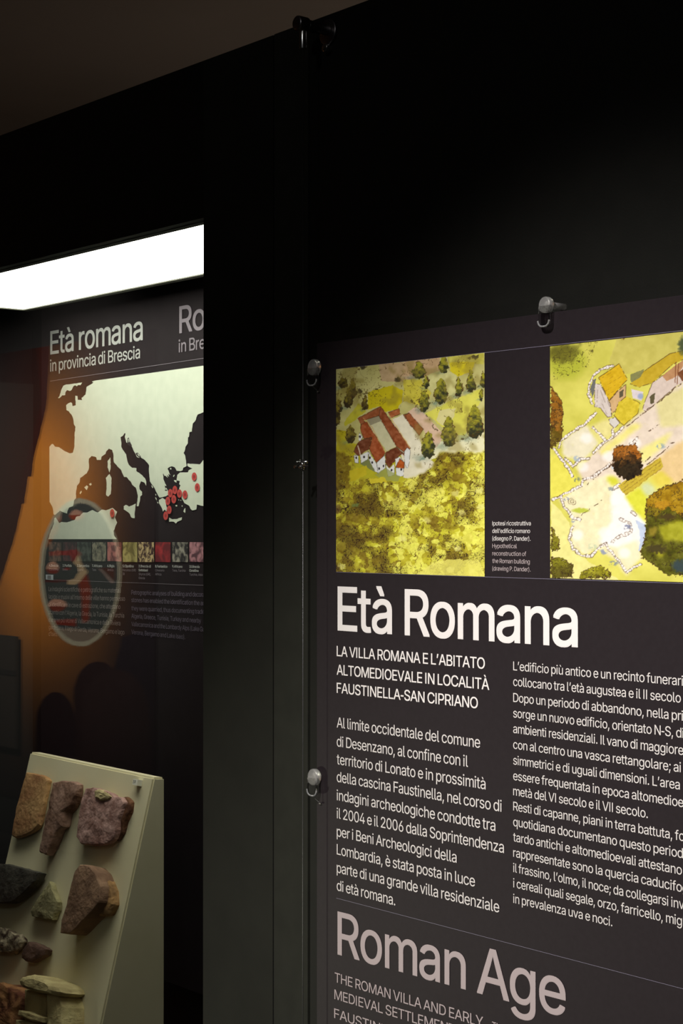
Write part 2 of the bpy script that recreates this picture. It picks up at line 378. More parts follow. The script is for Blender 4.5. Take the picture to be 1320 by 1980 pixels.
for b, r, y, x1 in (('L’edificio più antico e un recinto funerari', 'o', 1296, 1320), ('collocano tra l’età augustea e il II secolo', '', 1326, 1316), ('Dopo un periodo di abbandono, nella pri', 'ma', 1357, 1320),
                    ('sorge un nuovo edificio, orientato N-S, d', 'i', 1387, 1317), ('ambienti residenziali. Il vano di maggiore', '', 1417, 1321), ('con al centro una vasca rettangolare; ai', '', 1447.5, 1316),
                    ('simmetrici e di uguali dimensioni. L’area', '', 1478, 1314), ('essere frequentata in epoca altomedioe', 'vale', 1508, 1321), ('metà del VI secolo e il VII secolo.', '', 1537.5, 1252),
                    ('Resti di capanne, piani in terra battuta, fo', 'ri', 1567, 1323), ('quotidiana documentano questo period', 'o', 1597, 1320), ('tardo antichi e altomedioevali attestano', '', 1626.5, 1318),
                    ('rappresentate sono la quercia caducifo', 'glia', 1656.5, 1318), ('il frassino, l’olmo, il noce; da collegarsi in', 'vece', 1686, 1311), ('i cereali quali segale, orzo, farricello, mig', 'lio', 1715.5, 1318), ('in prevalenza uva e noci.', '', 1745.5, 1183.5)):
    W('text_line', b, 992, y, x1, by(992, y, x1), 17.2, rest=r)
W('english_title_text', 'Roman Age', 653, 1845, 1092.5, 1966, 82, M_grey, 0.006, label='large pinkish grey title lettering')
W('english_text_line', 'THE ROMAN VILLA AND EARLY', 647, 1898.5, 934, 1987, 18.5, M_grey, 0.003)
W('english_text_line', 'MEDIEVAL SETTLEMENT', 646.5, 1931.5, 880, 2002, 18.5, M_grey, 0.003)
W('english_text_line', 'FAUSTINELLA', 646, 1968, 790, 2016, 18.5, M_grey, 0.003)
W('english_text_line', 'The', 951, 1990, 975, 1998, 15, M_grey)
for i, (b, y, x1) in enumerate((('Ipotesi ricostruttiva', 1016, 1026), ('dell’edificio romano', 1030.5, 1024.5), ('(disegno P. Dander).', 1045, 1025.5), ('Hypothetical', 1059.5, 999), ('reconstruction of', 1074, 1017), ('the Roman building', 1088.5, 1024), ('(drawing P. Dander).', 1103, 1025.5))):
    W('caption_line', b, 951.5, y, x1, by(951.5, y, x1), 8.3, M_ink2 if i < 3 else M_grey, 0.004)
PX1 = U(1318, 900, PF).x + 0.14
strip('rule_line', 650, 1736.5, 1320, 1912, 0.0005, PT, M_line, panel, 0.10)
strip('rule_line', 650, 714, 1315, 639.5, 0.0006, PT, M_line, panel, 0.10)
strip('rule_line', 650, 1106, 1320, 1128, 0.0006, PT, M_line, panel, 0.10)
M_print = printed('picture print')

YEL = (214, 206, 62); PALE = (228, 220, 150); LIM = (196, 196, 60); BEI = (200, 184, 140)
OUT = (66, 40, 18)
# --- picture 1: villa among fields and woods
a = Art(U(649.7, 900, PI).x, U(936.5, 900, PI).x, U(650, 714, PI).z, U(650, 1105.5, PI).z, PI, 330, 430)
X, Y = a.X, a.Y
a.warp(2.0, 7)
a.wash(np.ones_like(X), (200, 194, 120), 26, 30, 3)
a.wash(Y > 880, (190, 184, 40), 20, 18, 4)
A1 = lambda *p: cc(7.6125, 640, 700, *p); A2 = lambda *p: cc(8.0, 780, 680, *p); A3 = lambda *p: cc(4.328, 640, 880, *p)
a.wash(a.poly(A1((700, 20), (1218, 0), (1218, 260), (1000, 300), (740, 280))), (196, 168, 124), 16, 8)
a.wash(a.poly(A2((0, 130), (560, 90), (560, 300), (300, 400), (0, 420))), (205, 172, 128), 16, 8)
a.wash(a.poly(A2((680, 70), (1240, 20), (1240, 200), (900, 160), (700, 200))), (206, 200, 84), 20, 8)
a.wash(a.poly(A2((700, 180), (900, 150), (1100, 160), (1060, 300), (850, 390), (720, 300))), (222, 206, 40), 14, 8)
a.wash(a.poly(A2((300, 400), (640, 260), (830, 370), (790, 640), (600, 760), (420, 620))), (216, 212, 140), 14, 8)
a.wash(a.poly(A1((540, 440), (900, 340), (1060, 420), (1050, 560), (980, 690), (800, 740), (720, 650), (540, 700))), (205, 190, 20), 12, 10)
a.wash(a.poly(A2((0, 440), (260, 420), (420, 640), (330, 860), (0, 760))), (214, 202, 70), 12, 10)
a.wash(a.poly(A2((480, 880), (760, 740), (1190, 580), (1210, 760), (1000, 1000), (960, 1300), (780, 1280), (760, 1020), (620, 1180), (330, 960))), (226, 222, 92), 12, 12)
a.wash(a.poly(A2((560, 900), (800, 880), (780, 1020), (620, 1150), (500, 1060))), (228, 220, 150), 10, 12)
a.wash(a.poly(A2((200, 1600), (500, 1380), (800, 1400), (1240, 1230), (1250, 1560), (900, 1580), (500, 1640), (200, 1760), (0, 1760))), (238, 234, 190), 10, 12)
a.wash(a.poly(A1((190, 900), (400, 600), (520, 720), (380, 830), (200, 960))), (196, 190, 50), 12, 10)
a.wash(a.poly(A1((75, 990), (220, 1020), (260, 1180), (380, 1200), (330, 1500), (75, 1500))), (188, 176, 30), 16, 10)
a.wash(a.poly(A1((80, 420), (240, 300), (300, 420), (180, 560), (80, 640))), (186, 176, 92), 12, 10)
a.wash(a.poly(A1((1100, 760), (1218, 700), (1400, 900), (1300, 1000), (1170, 1000))), (215, 196, 165), 10, 10)
# courtyards and yards
a.warp(0.8, 6)
a.wash(a.poly(A2((70, 930), (180, 850), (320, 950), (620, 1280), (560, 1420), (480, 1500), (380, 1330), (300, 1200))), (222, 190, 160), 14, 8)
a.wash(a.poly(A1((900, 850), (1050, 770), (1218, 980), (1300, 1080), (1330, 1250), (1440, 1420), (1600, 1540), (1300, 1740), (1060, 1700), (1060, 1500))), (232, 226, 196), 12, 8)
a.wash(a.poly(A1((520, 860), (700, 780), (960, 1240), (820, 1310), (640, 1060))), (204, 200, 158), 10, 6)
a.put(a.poly(A1((520, 860), (700, 780), (740, 870), (580, 930))), (110, 100, 80), 0.55)
RED = (150, 70, 40); RD2 = (120, 44, 22); WHT = (226, 228, 220)
def part(p, c, v=30, ow=0.6):
    a.wash(a.poly(p), c, v, 5); a.line(p, ow, OUT, 0.7, 0.35, True)
part(A1((385, 830), (720, 655), (760, 720), (700, 790), (480, 860), (520, 900), (440, 920)), (150, 84, 46))
part(A1((730, 655), (1170, 1270), (1080, 1330), (960, 1240), (700, 790)), (146, 78, 42))
part(A1((840, 740), (1000, 685), (1020, 760), (870, 830)), (178, 104, 60))
part(A1((1060, 780), (1140, 750), (1218, 860), (1218, 980), (1170, 940)), (166, 104, 58))
part(A2((20, 980), (90, 950), (305, 1200), (240, 1300), (60, 1060)), (162, 92, 52))
part(A1((440, 920), (520, 880), (640, 1060), (800, 1330), (760, 1400), (660, 1480), (560, 1280), (600, 1120), (480, 1130), (430, 1000)), (160, 80, 40))
part(A1((370, 1230), (420, 1160), (600, 1100), (560, 1280), (480, 1330), (400, 1380), (330, 1320)), (116, 64, 38))
part(A1((800, 1330), (960, 1250), (1060, 1340), (980, 1400), (850, 1560), (800, 1480)), (116, 62, 36))
part(A1((1040, 1320), (1110, 1370), (1130, 1450), (1080, 1400)), (120, 60, 34))
for p in (A1((330, 1370), (400, 1380), (405, 1490), (350, 1480)), A1((425, 1370), (545, 1320), (545, 1430), (440, 1500)), A1((545, 1320), (670, 1500), (690, 1640), (640, 1600), (560, 1440)),
          A1((670, 1480), (790, 1370), (800, 1560), (690, 1650)), A1((800, 1500), (850, 1570), (930, 1500), (930, 1660), (840, 1690)), A1((940, 1430), (1010, 1390), (1070, 1470), (1060, 1680), (960, 1680)),
          A1((1080, 1310), (1120, 1260), (1165, 1300), (1150, 1480), (1120, 1580), (1080, 1500)), A1((415, 1040), (465, 1110), (430, 1160), (400, 1150))):
    a.wash(a.poly(p), WHT, 8, 5); a.line(p, 0.4, (60, 50, 44), 0.7, 0.4, True)
part(A1((1010, 1420), (1075, 1480), (1075, 1560), (950, 1555)), (186, 92, 34))
for q in A1((370, 1410), (485, 1400), (570, 1410), (605, 1480), (705, 1570), (770, 1530), (890, 1590), (1030, 1580), (425, 1100)): a.put(np.clip(1.8 - a.ell(q[0], q[1], 1.5, 2.2), 0, 1), (40, 34, 36))
a.line(A1((395, 1230), (430, 1370)), 0.9, (220, 200, 170)); a.line(A1((470, 820), (600, 960), (780, 1300)), 0.7, (205, 160, 90), 0.8); a.line(A1((840, 760), (960, 950), (1160, 1260)), 0.8, (225, 190, 120), 0.9)
a.put(a.poly(A1((640, 1660), (800, 1560), (1020, 1690), (980, 1760), (760, 1740))), (150, 158, 90), 0.7); a.put(a.poly(A1((420, 1500), (550, 1420), (650, 1620), (540, 1560))), (110, 120, 84), 0.8)
a.warp(4.2, 5)
for t in ((654, 770, 800, 7), (663, 728, 752, 9), (682, 730, 770, 8), (673, 748, 790, 8), (650, 782, 822, 9), (678, 820, 856, 9), (705, 764, 792, 6)): a.tree(*t, c_hi=(140, 126, 40), c_lo=(58, 48, 24), seed=int(t[0]))
for cx, top, bot, hw in ((28, 12, 55, 0),): pass
for q, hw, hh in ((A2((235, 280)), 13, 17), (A2((620, 200)), 10, 16), (A2((580, 610)), 13, 26), (A2((1040, 450)), 9, 22), (A2((850, 540)), 7, 19), (A2((320, 760)), 10, 20), (A2((1100, 1080)), 17, 33), (A2((700, 1230)), 14, 31), (A2((380, 1430)), 14, 27), (A2((350, 470)), 6, 14), (A2((1230, 430)), 6, 16), (A2((1200, 660)), 4, 12)):
    a.tree(q[0][0], q[0][1] - hh, q[0][1] + hh, hw, seed=int(q[0][0] * 7))
for p in (A1((560, 470), (500, 470), (420, 480), (380, 560)), A1((620, 430), (720, 380), (780, 380)), A1((1030, 640), (1080, 540)), A2((0, 600), (100, 740), (200, 850)), A2((340, 980), (480, 1180), (560, 1250)), A2((820, 190), (920, 130), (1100, 80), (1200, 50)),
          A2((720, 710), (860, 650), (1060, 600), (1180, 540)), A2((740, 1400), (950, 1340), (1180, 1250)), A1((90, 170), (200, 240), (300, 200), (360, 180))):
    a.line(p, 1.1, (70, 56, 22), 0.8, 0.5)
for q in (A1((460, 80)), A2((1100, 90)), A1((980, 260)), A1((420, 430))): a.soft(q[0][0], q[0][1], 7, 5, (60, 52, 30), 0.9)
a.soft(*A2((300, 1650))[0], 7, 5, (130, 150, 130), 0.9); a.soft(*A2((490, 790))[0], 6, 4, (140, 160, 130), 0.9)
up = (Y < 905) & ~a.poly(A1((370, 640), (1218, 640), (1218, 1700), (330, 1700)))
a.squig(up & (fbm(X, Y, 26, 511) > 0.55), (92, 70, 28), 7, 0.02, 520, 0.75)
a.put(blur(up & (fbm(X, Y, 18, 531) > 0.60), 2), (140, 124, 54), 0.45)
# woods
a.warp(4.5, 8, 31)
wood = a.poly(A3((0, 100), (150, 190), (330, 200), (560, 230), (760, 160), (870, 60), (900, -20), (1300, -20), (1310, 1100), (0, 1100))) | a.poly(A3((0, -40), (130, -20), (200, 100), (100, 240), (0, 240)))
a.warp(3.2, 4, 31)
f1, f2, idx, rv, cy = a.cells(620, (640, 870, 945, 1115), 7)
low = fbm(X, Y, 44, 77, 3)
bright = np.clip((Y - 880) / 420 + (X - 640) / 800 + 0.24 + (low - 0.5) * 2.0 + (rv - 0.5) * 0.75, 0, 1)[..., None]
c = np.array((138, 120, 28)) * (1 - bright) + np.array((218, 212, 54)) * bright
c = np.where(bright > 0.9, c * 0.45 + np.array((240, 236, 120)) * 0.55, c)
c = c + (fbm(X, Y, 5, 9)[..., None] - 0.5) * 50 + (rv[..., None] - 0.5) * np.array((16, 24, 10))
k = blur(wood, 2)[..., None]; a.img = a.img * (1 - k) + c * k
clump = np.clip((fbm(X, Y, 24, 301, 3) - 0.49) * 8, 0, 1) * wood * np.clip(1.5 - bright[..., 0] * 1.2, 0, 1)
a.put(blur(clump, 3), (92, 74, 24), 0.62)
a.put((f2 - f1 < 1.0) & wood & (fbm(X, Y, 12, 201, 2) > 0.52), (110, 84, 20), 0.55)
a.squig(clump > 0.25, (52, 32, 12), 6, 0.035, 400); a.squig(clump > 0.1, (60, 38, 12), 4, 0.03, 430, 0.85); a.squig(wood & (fbm(X, Y, 16, 311) > 0.56), (84, 60, 16), 5, 0.022, 450, 0.8)
for q in ((1040, 320), (800, 545), (1090, 480), (1060, 780), (1000, 960), (1180, 970), (1240, 300), (600, 700), (1250, 430), (90, 930)): a.soft(*A3(q)[0], 9, 7, (246, 242, 150), 0.6)
a.wash(a.poly(A3((850, 900), (1000, 870), (1240, 880), (1290, 1020), (700, 1010))), (236, 230, 110), 10, 8, a=0.8)
a.wash(a.poly(A3((150, 130), (300, 90), (290, 170), (160, 230))), (200, 184, 34), 10, 8); a.wash(a.poly(A3((310, 200), (440, 180), (470, 230), (330, 240))), (214, 198, 50), 10, 8)
a.soft(*A3((205, 415))[0], 9, 4, (110, 130, 70), 0.8); a.soft(*A3((60, 450))[0], 8, 10, (90, 60, 40), 0.6)
a.build('villa_picture', M_print, panel, 0.97, 'watercolour of a red-roofed villa among yellow-green woods and fields')

# --- picture 2: plan-like view of the ruins
a = Art(U(1063.3, 900, PI).x, PX1 - 0.03, U(1063, 670, PI).z, U(1066, 1117.5, PI).z, PI, 400, 460)
X, Y = a.X, a.Y
B1 = lambda *p: cc(6.947, 1060, 680, *p); B2 = lambda *p: cc(5.077, 1060, 880, *p); B3 = lambda *p: cc(7.614, 1180, 640, *p); BB = lambda *p: cc(3.96, 1050, 630, *p)
a.warp(2.5, 10)
a.wash(np.ones_like(X), (214, 208, 92), 22, 34, 3)
a.wash(a.poly(BB((560, 100), (1100, 30), (1100, 200), (800, 330), (600, 380), (500, 280))), (204, 194, 96), 14, 14)
a.soft(1095, 700, 46, 42, (176, 182, 50), 0.8); a.soft(1085, 683, 34, 20, (110, 106, 30), 0.9)
a.wash(a.poly(BB((60, 1000), (300, 1200), (120, 1330), (60, 1300))), (230, 222, 88), 12, 10)
a.wash(a.poly(BB((60, 1340), (200, 1500), (220, 1720), (600, 1960), (60, 1960))), (232, 226, 140), 12, 10)
# pale strips
a.warp(1.4, 8)
a.swash(BB((380, 980), (700, 700), (1100, 400), (1100, 900), (800, 1080), (560, 1280), (330, 1210), (260, 1120)), (226, 210, 190), 12)
a.swash(BB((420, 960), (700, 740), (760, 760), (460, 1000)), (232, 222, 130), 10)
a.swash(BB((720, 960), (1000, 800), (900, 940), (760, 1060)), (232, 224, 136), 10)
a.swash(BB((860, 560), (1100, 460), (1100, 760), (900, 780)), (222, 212, 150), 10)
a.swash(BB((800, 1080), (980, 930), (1100, 860), (1100, 1220), (900, 1200)), (226, 196, 140), 10)
a.swash(BB((250, 1220), (520, 1130), (700, 1440), (780, 1560), (740, 1760), (640, 1920), (540, 1780), (400, 1700), (330, 1770), (210, 1680), (220, 1470), (120, 1330)), (236, 228, 184), 14)
a.swash(BB((520, 1240), (620, 1240), (790, 1520), (760, 1700), (640, 1720), (420, 1660), (520, 1500)), (240, 238, 232), 8)
a.swash(BB((560, 1700), (720, 1640), (760, 1780), (650, 1840)), (238, 230, 190), 8)
a.swash(BB((140, 880), (330, 750), (430, 900), (300, 1040), (150, 1000)), (230, 222, 190), 14)
a.swash(BB((360, 770), (500, 700), (560, 790), (440, 900)), (226, 216, 140), 12)
a.swash(BB((60, 990), (140, 1010), (280, 1200), (190, 1290), (70, 1330)), (228, 220, 90), 12)
a.swash(BB((620, 1300), (760, 1230), (830, 1340), (790, 1500), (700, 1420)), (214, 214, 60), 12)
a.swash(BB((740, 1230), (800, 1190), (870, 1260), (800, 1320)), (206, 214, 160), 8)
a.swash(BB((820, 1160), (900, 1100), (1000, 1200), (900, 1240)), (222, 204, 80), 8)
a.swash(BB((480, 1160), (540, 1150), (600, 1200), (520, 1230)), (212, 212, 60), 8)

for q in (BB((620, 1740)), BB((330, 860)), BB((300, 1080)), BB((640, 1560)), BB((470, 1580)), BB((260, 1600)), BB((560, 1330)), BB((700, 900)), BB((500, 1000))): a.put(np.clip(1.3 - a.ell(q[0][0], q[0][1], 15, 13) * 1.3, 0, 1), (246, 243, 238), 0.7)
a.squig(a.poly(BB((60, 130), (420, 120), (330, 330), (80, 420))), (70, 60, 24), 6, 0.03, 610, 0.7); a.put(blur(a.poly(BB((60, 130), (330, 120), (230, 280), (80, 300))) & (fbm(X, Y, 8, 620) > 0.5), 2), (96, 92, 30), 0.6)
# buildings
OC = (150, 96, 24)
def pt(p, c, v=12, w=0.6): a.wash(a.poly(p), c, v, 6); a.line(p, w, OUT, 0.75, 0.38, True)
a.warp(0.7, 5)
pt(B3((290, 780), (420, 640), (880, 330), (1066, 290), (1500, 60), (1500, 300), (1066, 420), (900, 500), (620, 760), (420, 830)), (196, 166, 40))
a.wash(a.poly(B3((290, 640), (500, 560), (440, 680), (300, 760))), (128, 128, 80), 8, 5, a=0.9)
pt(B3((620, 760), (760, 660), (960, 520), (1066, 440), (1500, 230), (1500, 560), (1066, 760), (980, 800), (700, 1040), (520, 1190), (470, 1150), (520, 1000)), (214, 196, 182))
a.wash(a.poly(B3((760, 660), (960, 500), (1066, 430), (1066, 520), (960, 680), (820, 740))), (188, 140, 96), 12, 5)
a.wash(a.poly(B3((980, 620), (1066, 560), (1200, 500), (1200, 700), (1050, 740))), (120, 72, 40), 12, 5)
for p in (B3((960, 460), (950, 760)), B3((1000, 480), (980, 780))): a.line(p, 0.8, (120, 66, 36), 0.9)
a.put(a.poly(B3((575, 970), (660, 900), (640, 1060), (590, 1080))), (92, 84, 56)); 
pt(B1((670, 350), (950, 160), (1060, 370), (810, 660), (740, 500)), (216, 176, 26), 16)
for k in range(6):
    y0 = 240 + k * 62; a.line(B1((720 + k * 12, y0 + 110), (960 + k * 8, y0 - 30)), 0.5, (150, 110, 20), 0.6, 0.5)
pt(B1((820, 660), (940, 520), (1040, 440), (1040, 600), (900, 780), (850, 840)), (206, 170, 120))
a.put(a.poly(B1((950, 540), (1010, 500), (1000, 600), (950, 620))), (92, 84, 60))
pt(B1((940, 680), (1050, 600), (1230, 690), (1200, 830), (1010, 990), (880, 860)), (212, 190, 50), 22)
a.wash(a.poly(B1((1110, 500), (1270, 540), (1250, 660), (1130, 620))), (216, 206, 206), 8, 6); a.soft(1238, 766, 7, 7, (140, 156, 190), 0.8)
pt(B1((620, 430), (700, 440), (830, 700), (850, 880), (790, 880), (700, 760), (620, 740)), (212, 200, 190), 12)
a.put(a.poly(B1((600, 380), (640, 360), (610, 560), (590, 620), (560, 500))), (104, 104, 106), 0.95)
pt(B1((810, 910), (900, 880), (960, 960), (880, 1030), (820, 960)), (212, 206, 196), 8)
for x0, y0, x1, y1 in ((700, 520, 760, 680), (660, 470, 650, 740), (720, 700, 800, 880), (760, 560, 830, 760)): a.line(B1((x0, y0), (x1, y1)), 0.5, (120, 96, 84), 0.7, 0.4)
# stone walls: double outline with joints
def stones(p, w=3.2, step=5.2):
    a.line(p, w + 0.5, OUT, 0.85, 0.42); a.line(p, w - 0.35, (240, 232, 224), 1.0)
    for i in range(len(p) - 1):
        (xa, ya), (xb, yb) = p[i], p[i + 1]; L = math.hypot(xb - xa, yb - ya); n = max(1, int(L / step)); nx, ny = -(yb - ya) / L, (xb - xa) / L
        for k in range(n + 1):
            t = (k + 0.5 * math.sin(k * 12.7 + i * 3.1)) / n; cx, cy = xa + (xb - xa) * t, ya + (yb - ya) * t; a.line([(cx - nx * w, cy - ny * w), (cx + nx * w, cy + ny * w)], 0.35, OUT, 0.7)
a.warp(2.8, 7)
for p in (B1((860, 190), (700, 240), (600, 330), (545, 440), (540, 590), (590, 700)), B1((640, 810), (500, 960), (350, 1060), (170, 1190), (140, 1280)), B1((80, 1300), (150, 1400), (260, 1560), (330, 1670)),
          B1((1000, 1020), (880, 1130), (720, 1240), (600, 1360)), B1((870, 1050), (870, 1120)), B1((600, 1010), (760, 1190)), B1((230, 1440), (330, 1540), (430, 1440), (540, 1440)),
          B2((340, 240), (320, 300), (120, 400), (40, 440)), B2((120, 400), (150, 500), (220, 600), (310, 640)), B2((340, 240), (440, 210), (600, 90)), B2((240, 700), (205, 820), (240, 920), (340, 990), (420, 990), (500, 900), (560, 870)),
          B2((560, 870), (650, 990), (770, 1150), (900, 1070)), B2((700, 620), (800, 670), (810, 760), (700, 800), (620, 860)), B2((820, 560), (850, 590)), B1((1100, 1240), (1200, 1160)), B2((640, 330), (700, 290))):
    stones(p, 2.4, 5.0)
for p in (B2((320, 590), (520, 450)), B2((1000, 20), (900, 110)), BB((640, 770), (900, 570), (1060, 440)), BB((800, 1060), (1000, 890)), BB((340, 1210), (520, 1060)), B3((560, 1480), (700, 1380))): a.line(p, 0.8, OUT, 0.8, 0.4)
for q, r, c in ((B2((180, 430)), 5, (110, 120, 160)), (B2((540, 950)), 8, (128, 138, 176)), (B2((640, 1060)), 8, (120, 130, 150)), (B2((770, 710)), 7, (112, 120, 150)), (B2((240, 640)), 6, (140, 150, 170)), (B2((280, 240)), 6, (120, 130, 110)), (BB((900, 920)), 8, (140, 160, 170)), (B1((380, 1440)), 7, (160, 176, 196)), (B2((610, 330)), 5, (130, 140, 140)), (B2((430, 900)), 9, (196, 206, 170)), (BB((540, 1090)), 8, (190, 200, 206))):
    a.put(np.clip(1.3 - 1.3 * a.ell(q[0][0], q[0][1], r * 1.25, r * 0.8), 0, 1) * (fbm(X, Y, 5, int(r * 9), 2) > 0.40), c, 0.8)
a.warp(3, 8); a.wash(a.poly(B2((860, 640), (960, 680), (950, 880), (880, 950), (900, 800))), (190, 202, 222), 12, 6)
a.line([(B2((230, 450))[0][0] + 8 * math.cos(t / 5) * (1 - t / 80), B2((230, 450))[0][1] + 8 * math.sin(t / 5) * (1 - t / 80)) for t in range(0, 70, 2)], 0.4, OUT, 0.8)
a.warp(2.2, 4); a.soft(1122, 987, 20, 6, (176, 190, 40), 0.8)
pp = cc(5.077, 1060, 880, (680, 300), (1100, 20), (1120, 120), (760, 400)); a.wash(a.poly(pp), (196, 172, 54), 10, 4)
for k in range(4): a.line(cc(5.077, 1060, 880, (700 + k * 20, 310 + k * 26), (1080 + k * 12, 40 + k * 28)), 0.5, (120, 90, 26), 0.7, 0.4)
# dark trees
def bush(p, chi, clo, ysplit, seed, n=60):
    xs = [q[0] for q in p]; ys = [q[1] for q in p]; m = a.poly(p)
    f1, f2, i_, rv, cy = a.cells(n, (min(xs), min(ys), max(xs), max(ys)), seed)
    k = np.clip((cy - ysplit) / 16 + 0.5 + (rv - 0.5) * 0.9, 0, 1)[..., None]
    c = np.array(chi) * (1 - k) + np.array(clo) * k + (fbm(X, Y, 4, seed)[..., None] - 0.5) * 40 - (f1 / 6)[..., None] * 14
    a.img = np.where(m[..., None], c, a.img); a.put(m & (f2 - f1 < 0.8) & (fbm(X, Y, 8, seed) > 0.5), (60, 42, 16), 0.6); a.squig(m & (fbm(X, Y, 14, seed + 5) > 0.5), (48, 32, 12), 5, 0.035, seed + 700, 0.8); a.line(p, 0.9, OUT, 0.85, 0.35, True)
a.warp(5.0, 4.5)
bush(BB((560, 920), (700, 900), (750, 980), (760, 1130), (640, 1190), (540, 1110), (530, 980)), (168, 104, 34), (46, 34, 14), 888, 3)
bush(BB((60, 470), (110, 520), (150, 640), (140, 860), (90, 930), (55, 930)), (160, 108, 34), (112, 92, 26), 830, 4)
bush(B2((960, 430), (1120, 320), (1320, 250), (1900, 200), (1900, 1300), (1320, 1180), (1180, 1180), (1000, 1060), (900, 980), (950, 760)), (176, 140, 26), (104, 102, 26), 990, 5, 170)
a.swash(B2((1080, 700), (1280, 640), (1500, 700), (1500, 860), (1120, 840)), (160, 158, 34), 20, 3, 77); a.swash(B2((960, 900), (1180, 900), (1100, 1010)), (160, 156, 34), 18, 3, 78); a.swash(B2((1000, 720), (1060, 700), (1060, 780), (990, 790)), (140, 124, 36), 18, 2, 79)
a.soft(1270, 1062, 26, 10, (60, 50, 22), 0.9); a.soft(1316, 1095, 22, 16, (50, 66, 74), 0.9); a.soft(1290, 1000, 20, 7, (70, 54, 20), 0.9); a.soft(1280, 975, 22, 9, (190, 140, 26), 0.8)
bush(B2((20, 1000), (130, 1010), (240, 1080), (240, 1200), (30, 1220)), (136, 132, 30), (98, 90, 22), 1095, 6, 40)
bush(B2((30, 700), (100, 820), (110, 920), (30, 960)), (160, 150, 40), (130, 124, 30), 1040, 7, 20)
bush(B2((340, 1130), (500, 1090), (620, 1150), (600, 1210), (300, 1210)), (170, 164, 40), (130, 124, 30), 1110, 8, 30)
a.soft(1322, 668, 14, 22, (62, 74, 50), 0.9); a.soft(1203, 652, 8, 3, (120, 84, 40), 0.9)
a.build('ruins_picture', M_print, panel, 0.99, 'pale watercolour of ruined stone walls with ochre roofs and dark trees')

# ------------------------------------------------------------------ map panel inside the showcase
MY = 0.40
mx0 = U(80, 900, MY).x
mapp = thing('map_panel', (-2.4, MY, ZS), 'dark printed panel with a pale map of southern Europe inside the showcase', 'panel')
obj('board', bx(mx0, xr - 0.012, MY, MY + 0.008, 0.80, U(80, 612, MY).z + 0.045), noisy('map panel print', C4((33, 27, 29)), C4((36, 30, 32)), 40, 0.7, spec=0.12), mapp)
MT = MY - 0.001
M_cream = noisy('cream print', C4((201, 209, 187)), C4((208, 215, 193)), 50, 0.7, spec=0.15)
M_mw = mat('map panel white ink', C4((176, 178, 172)), 0.7); M_mg = mat('map panel grey ink', C4((130, 122, 128)), 0.7)
V = lambda n, b, x0, y0, x1, y1, cap, m=M_mw, bold=0.0, rest='': write(n, b, x0, y0, x1, y1, cap, MT, m, mapp, bold, rest, res=3)
V('title_text', 'Età romana', 97.5, 685, 275.5, 657, 44, bold=0.008)
V('subtitle_text', 'in provincia di Brescia', 97, 718.5, 270.5, 692.5, 22.5, bold=0.005)
V('english_title_text', 'Ro', 347, 644, 396, 635.5, 51, M_mg, 0.008, 'man age')
V('english_subtitle_text', 'in Bre', 345.5, 681.5, 396, 673.5, 24, M_mg, 0.005, 'scia')
strip('rule_line', 97, 737, 391, 693, 0.0007, MT, M_mg, mapp, 0.3)
strip('rule_line', 95, 1121, 387, 1131.5, 0.0006, MT, M_mg, mapp, 0.3)
def flat(name, polys, m, parent, y=MT, rough=0.0, seed=1, label=None):
    rnd = random.Random(seed); vs = []; fs = []
    from mathutils.geometry import delaunay_2d_cdt
    bm = bmesh.new()
    for pts in polys:
        out = []
        n = len(pts)
        for i in range(n):
            xa, ya = pts[i]; xb, yb = pts[(i + 1) % n]; L = math.hypot(xb - xa, yb - ya); k = max(1, int(L / 3.0)) if rough and L < 40 else 1
            for j in range(k):
                t = j / k; r = rough if j else 0
                out.append(U(xa + (xb - xa) * t + rnd.uniform(-r, r), ya + (yb - ya) * t + rnd.uniform(-r, r), y))
        r_ = delaunay_2d_cdt([Vector((p.x, p.z)) for p in out], [(i, (i + 1) % len(out)) for i in range(len(out))], [], 2, 1e-6)
        vv = [bm.verts.new((p.x, y, p.y)) for p in r_[0]]
        for f in r_[2]: bm.faces.new([vv[i] for i in f])
    for f in bm.faces:
        f.normal_update()
        if f.normal.y > 0: f.normal_flip()
    return obj(name, bm, m, parent, label=label)
D4 = lambda *p: cc(7.333, 220, 820, *p); D3 = lambda *p: cc(8.25, 80, 690, *p); D2 = lambda *p: cc(3.882, 70, 700, *p); D8 = lambda *p: cc(7.333, 60, 950, *p)
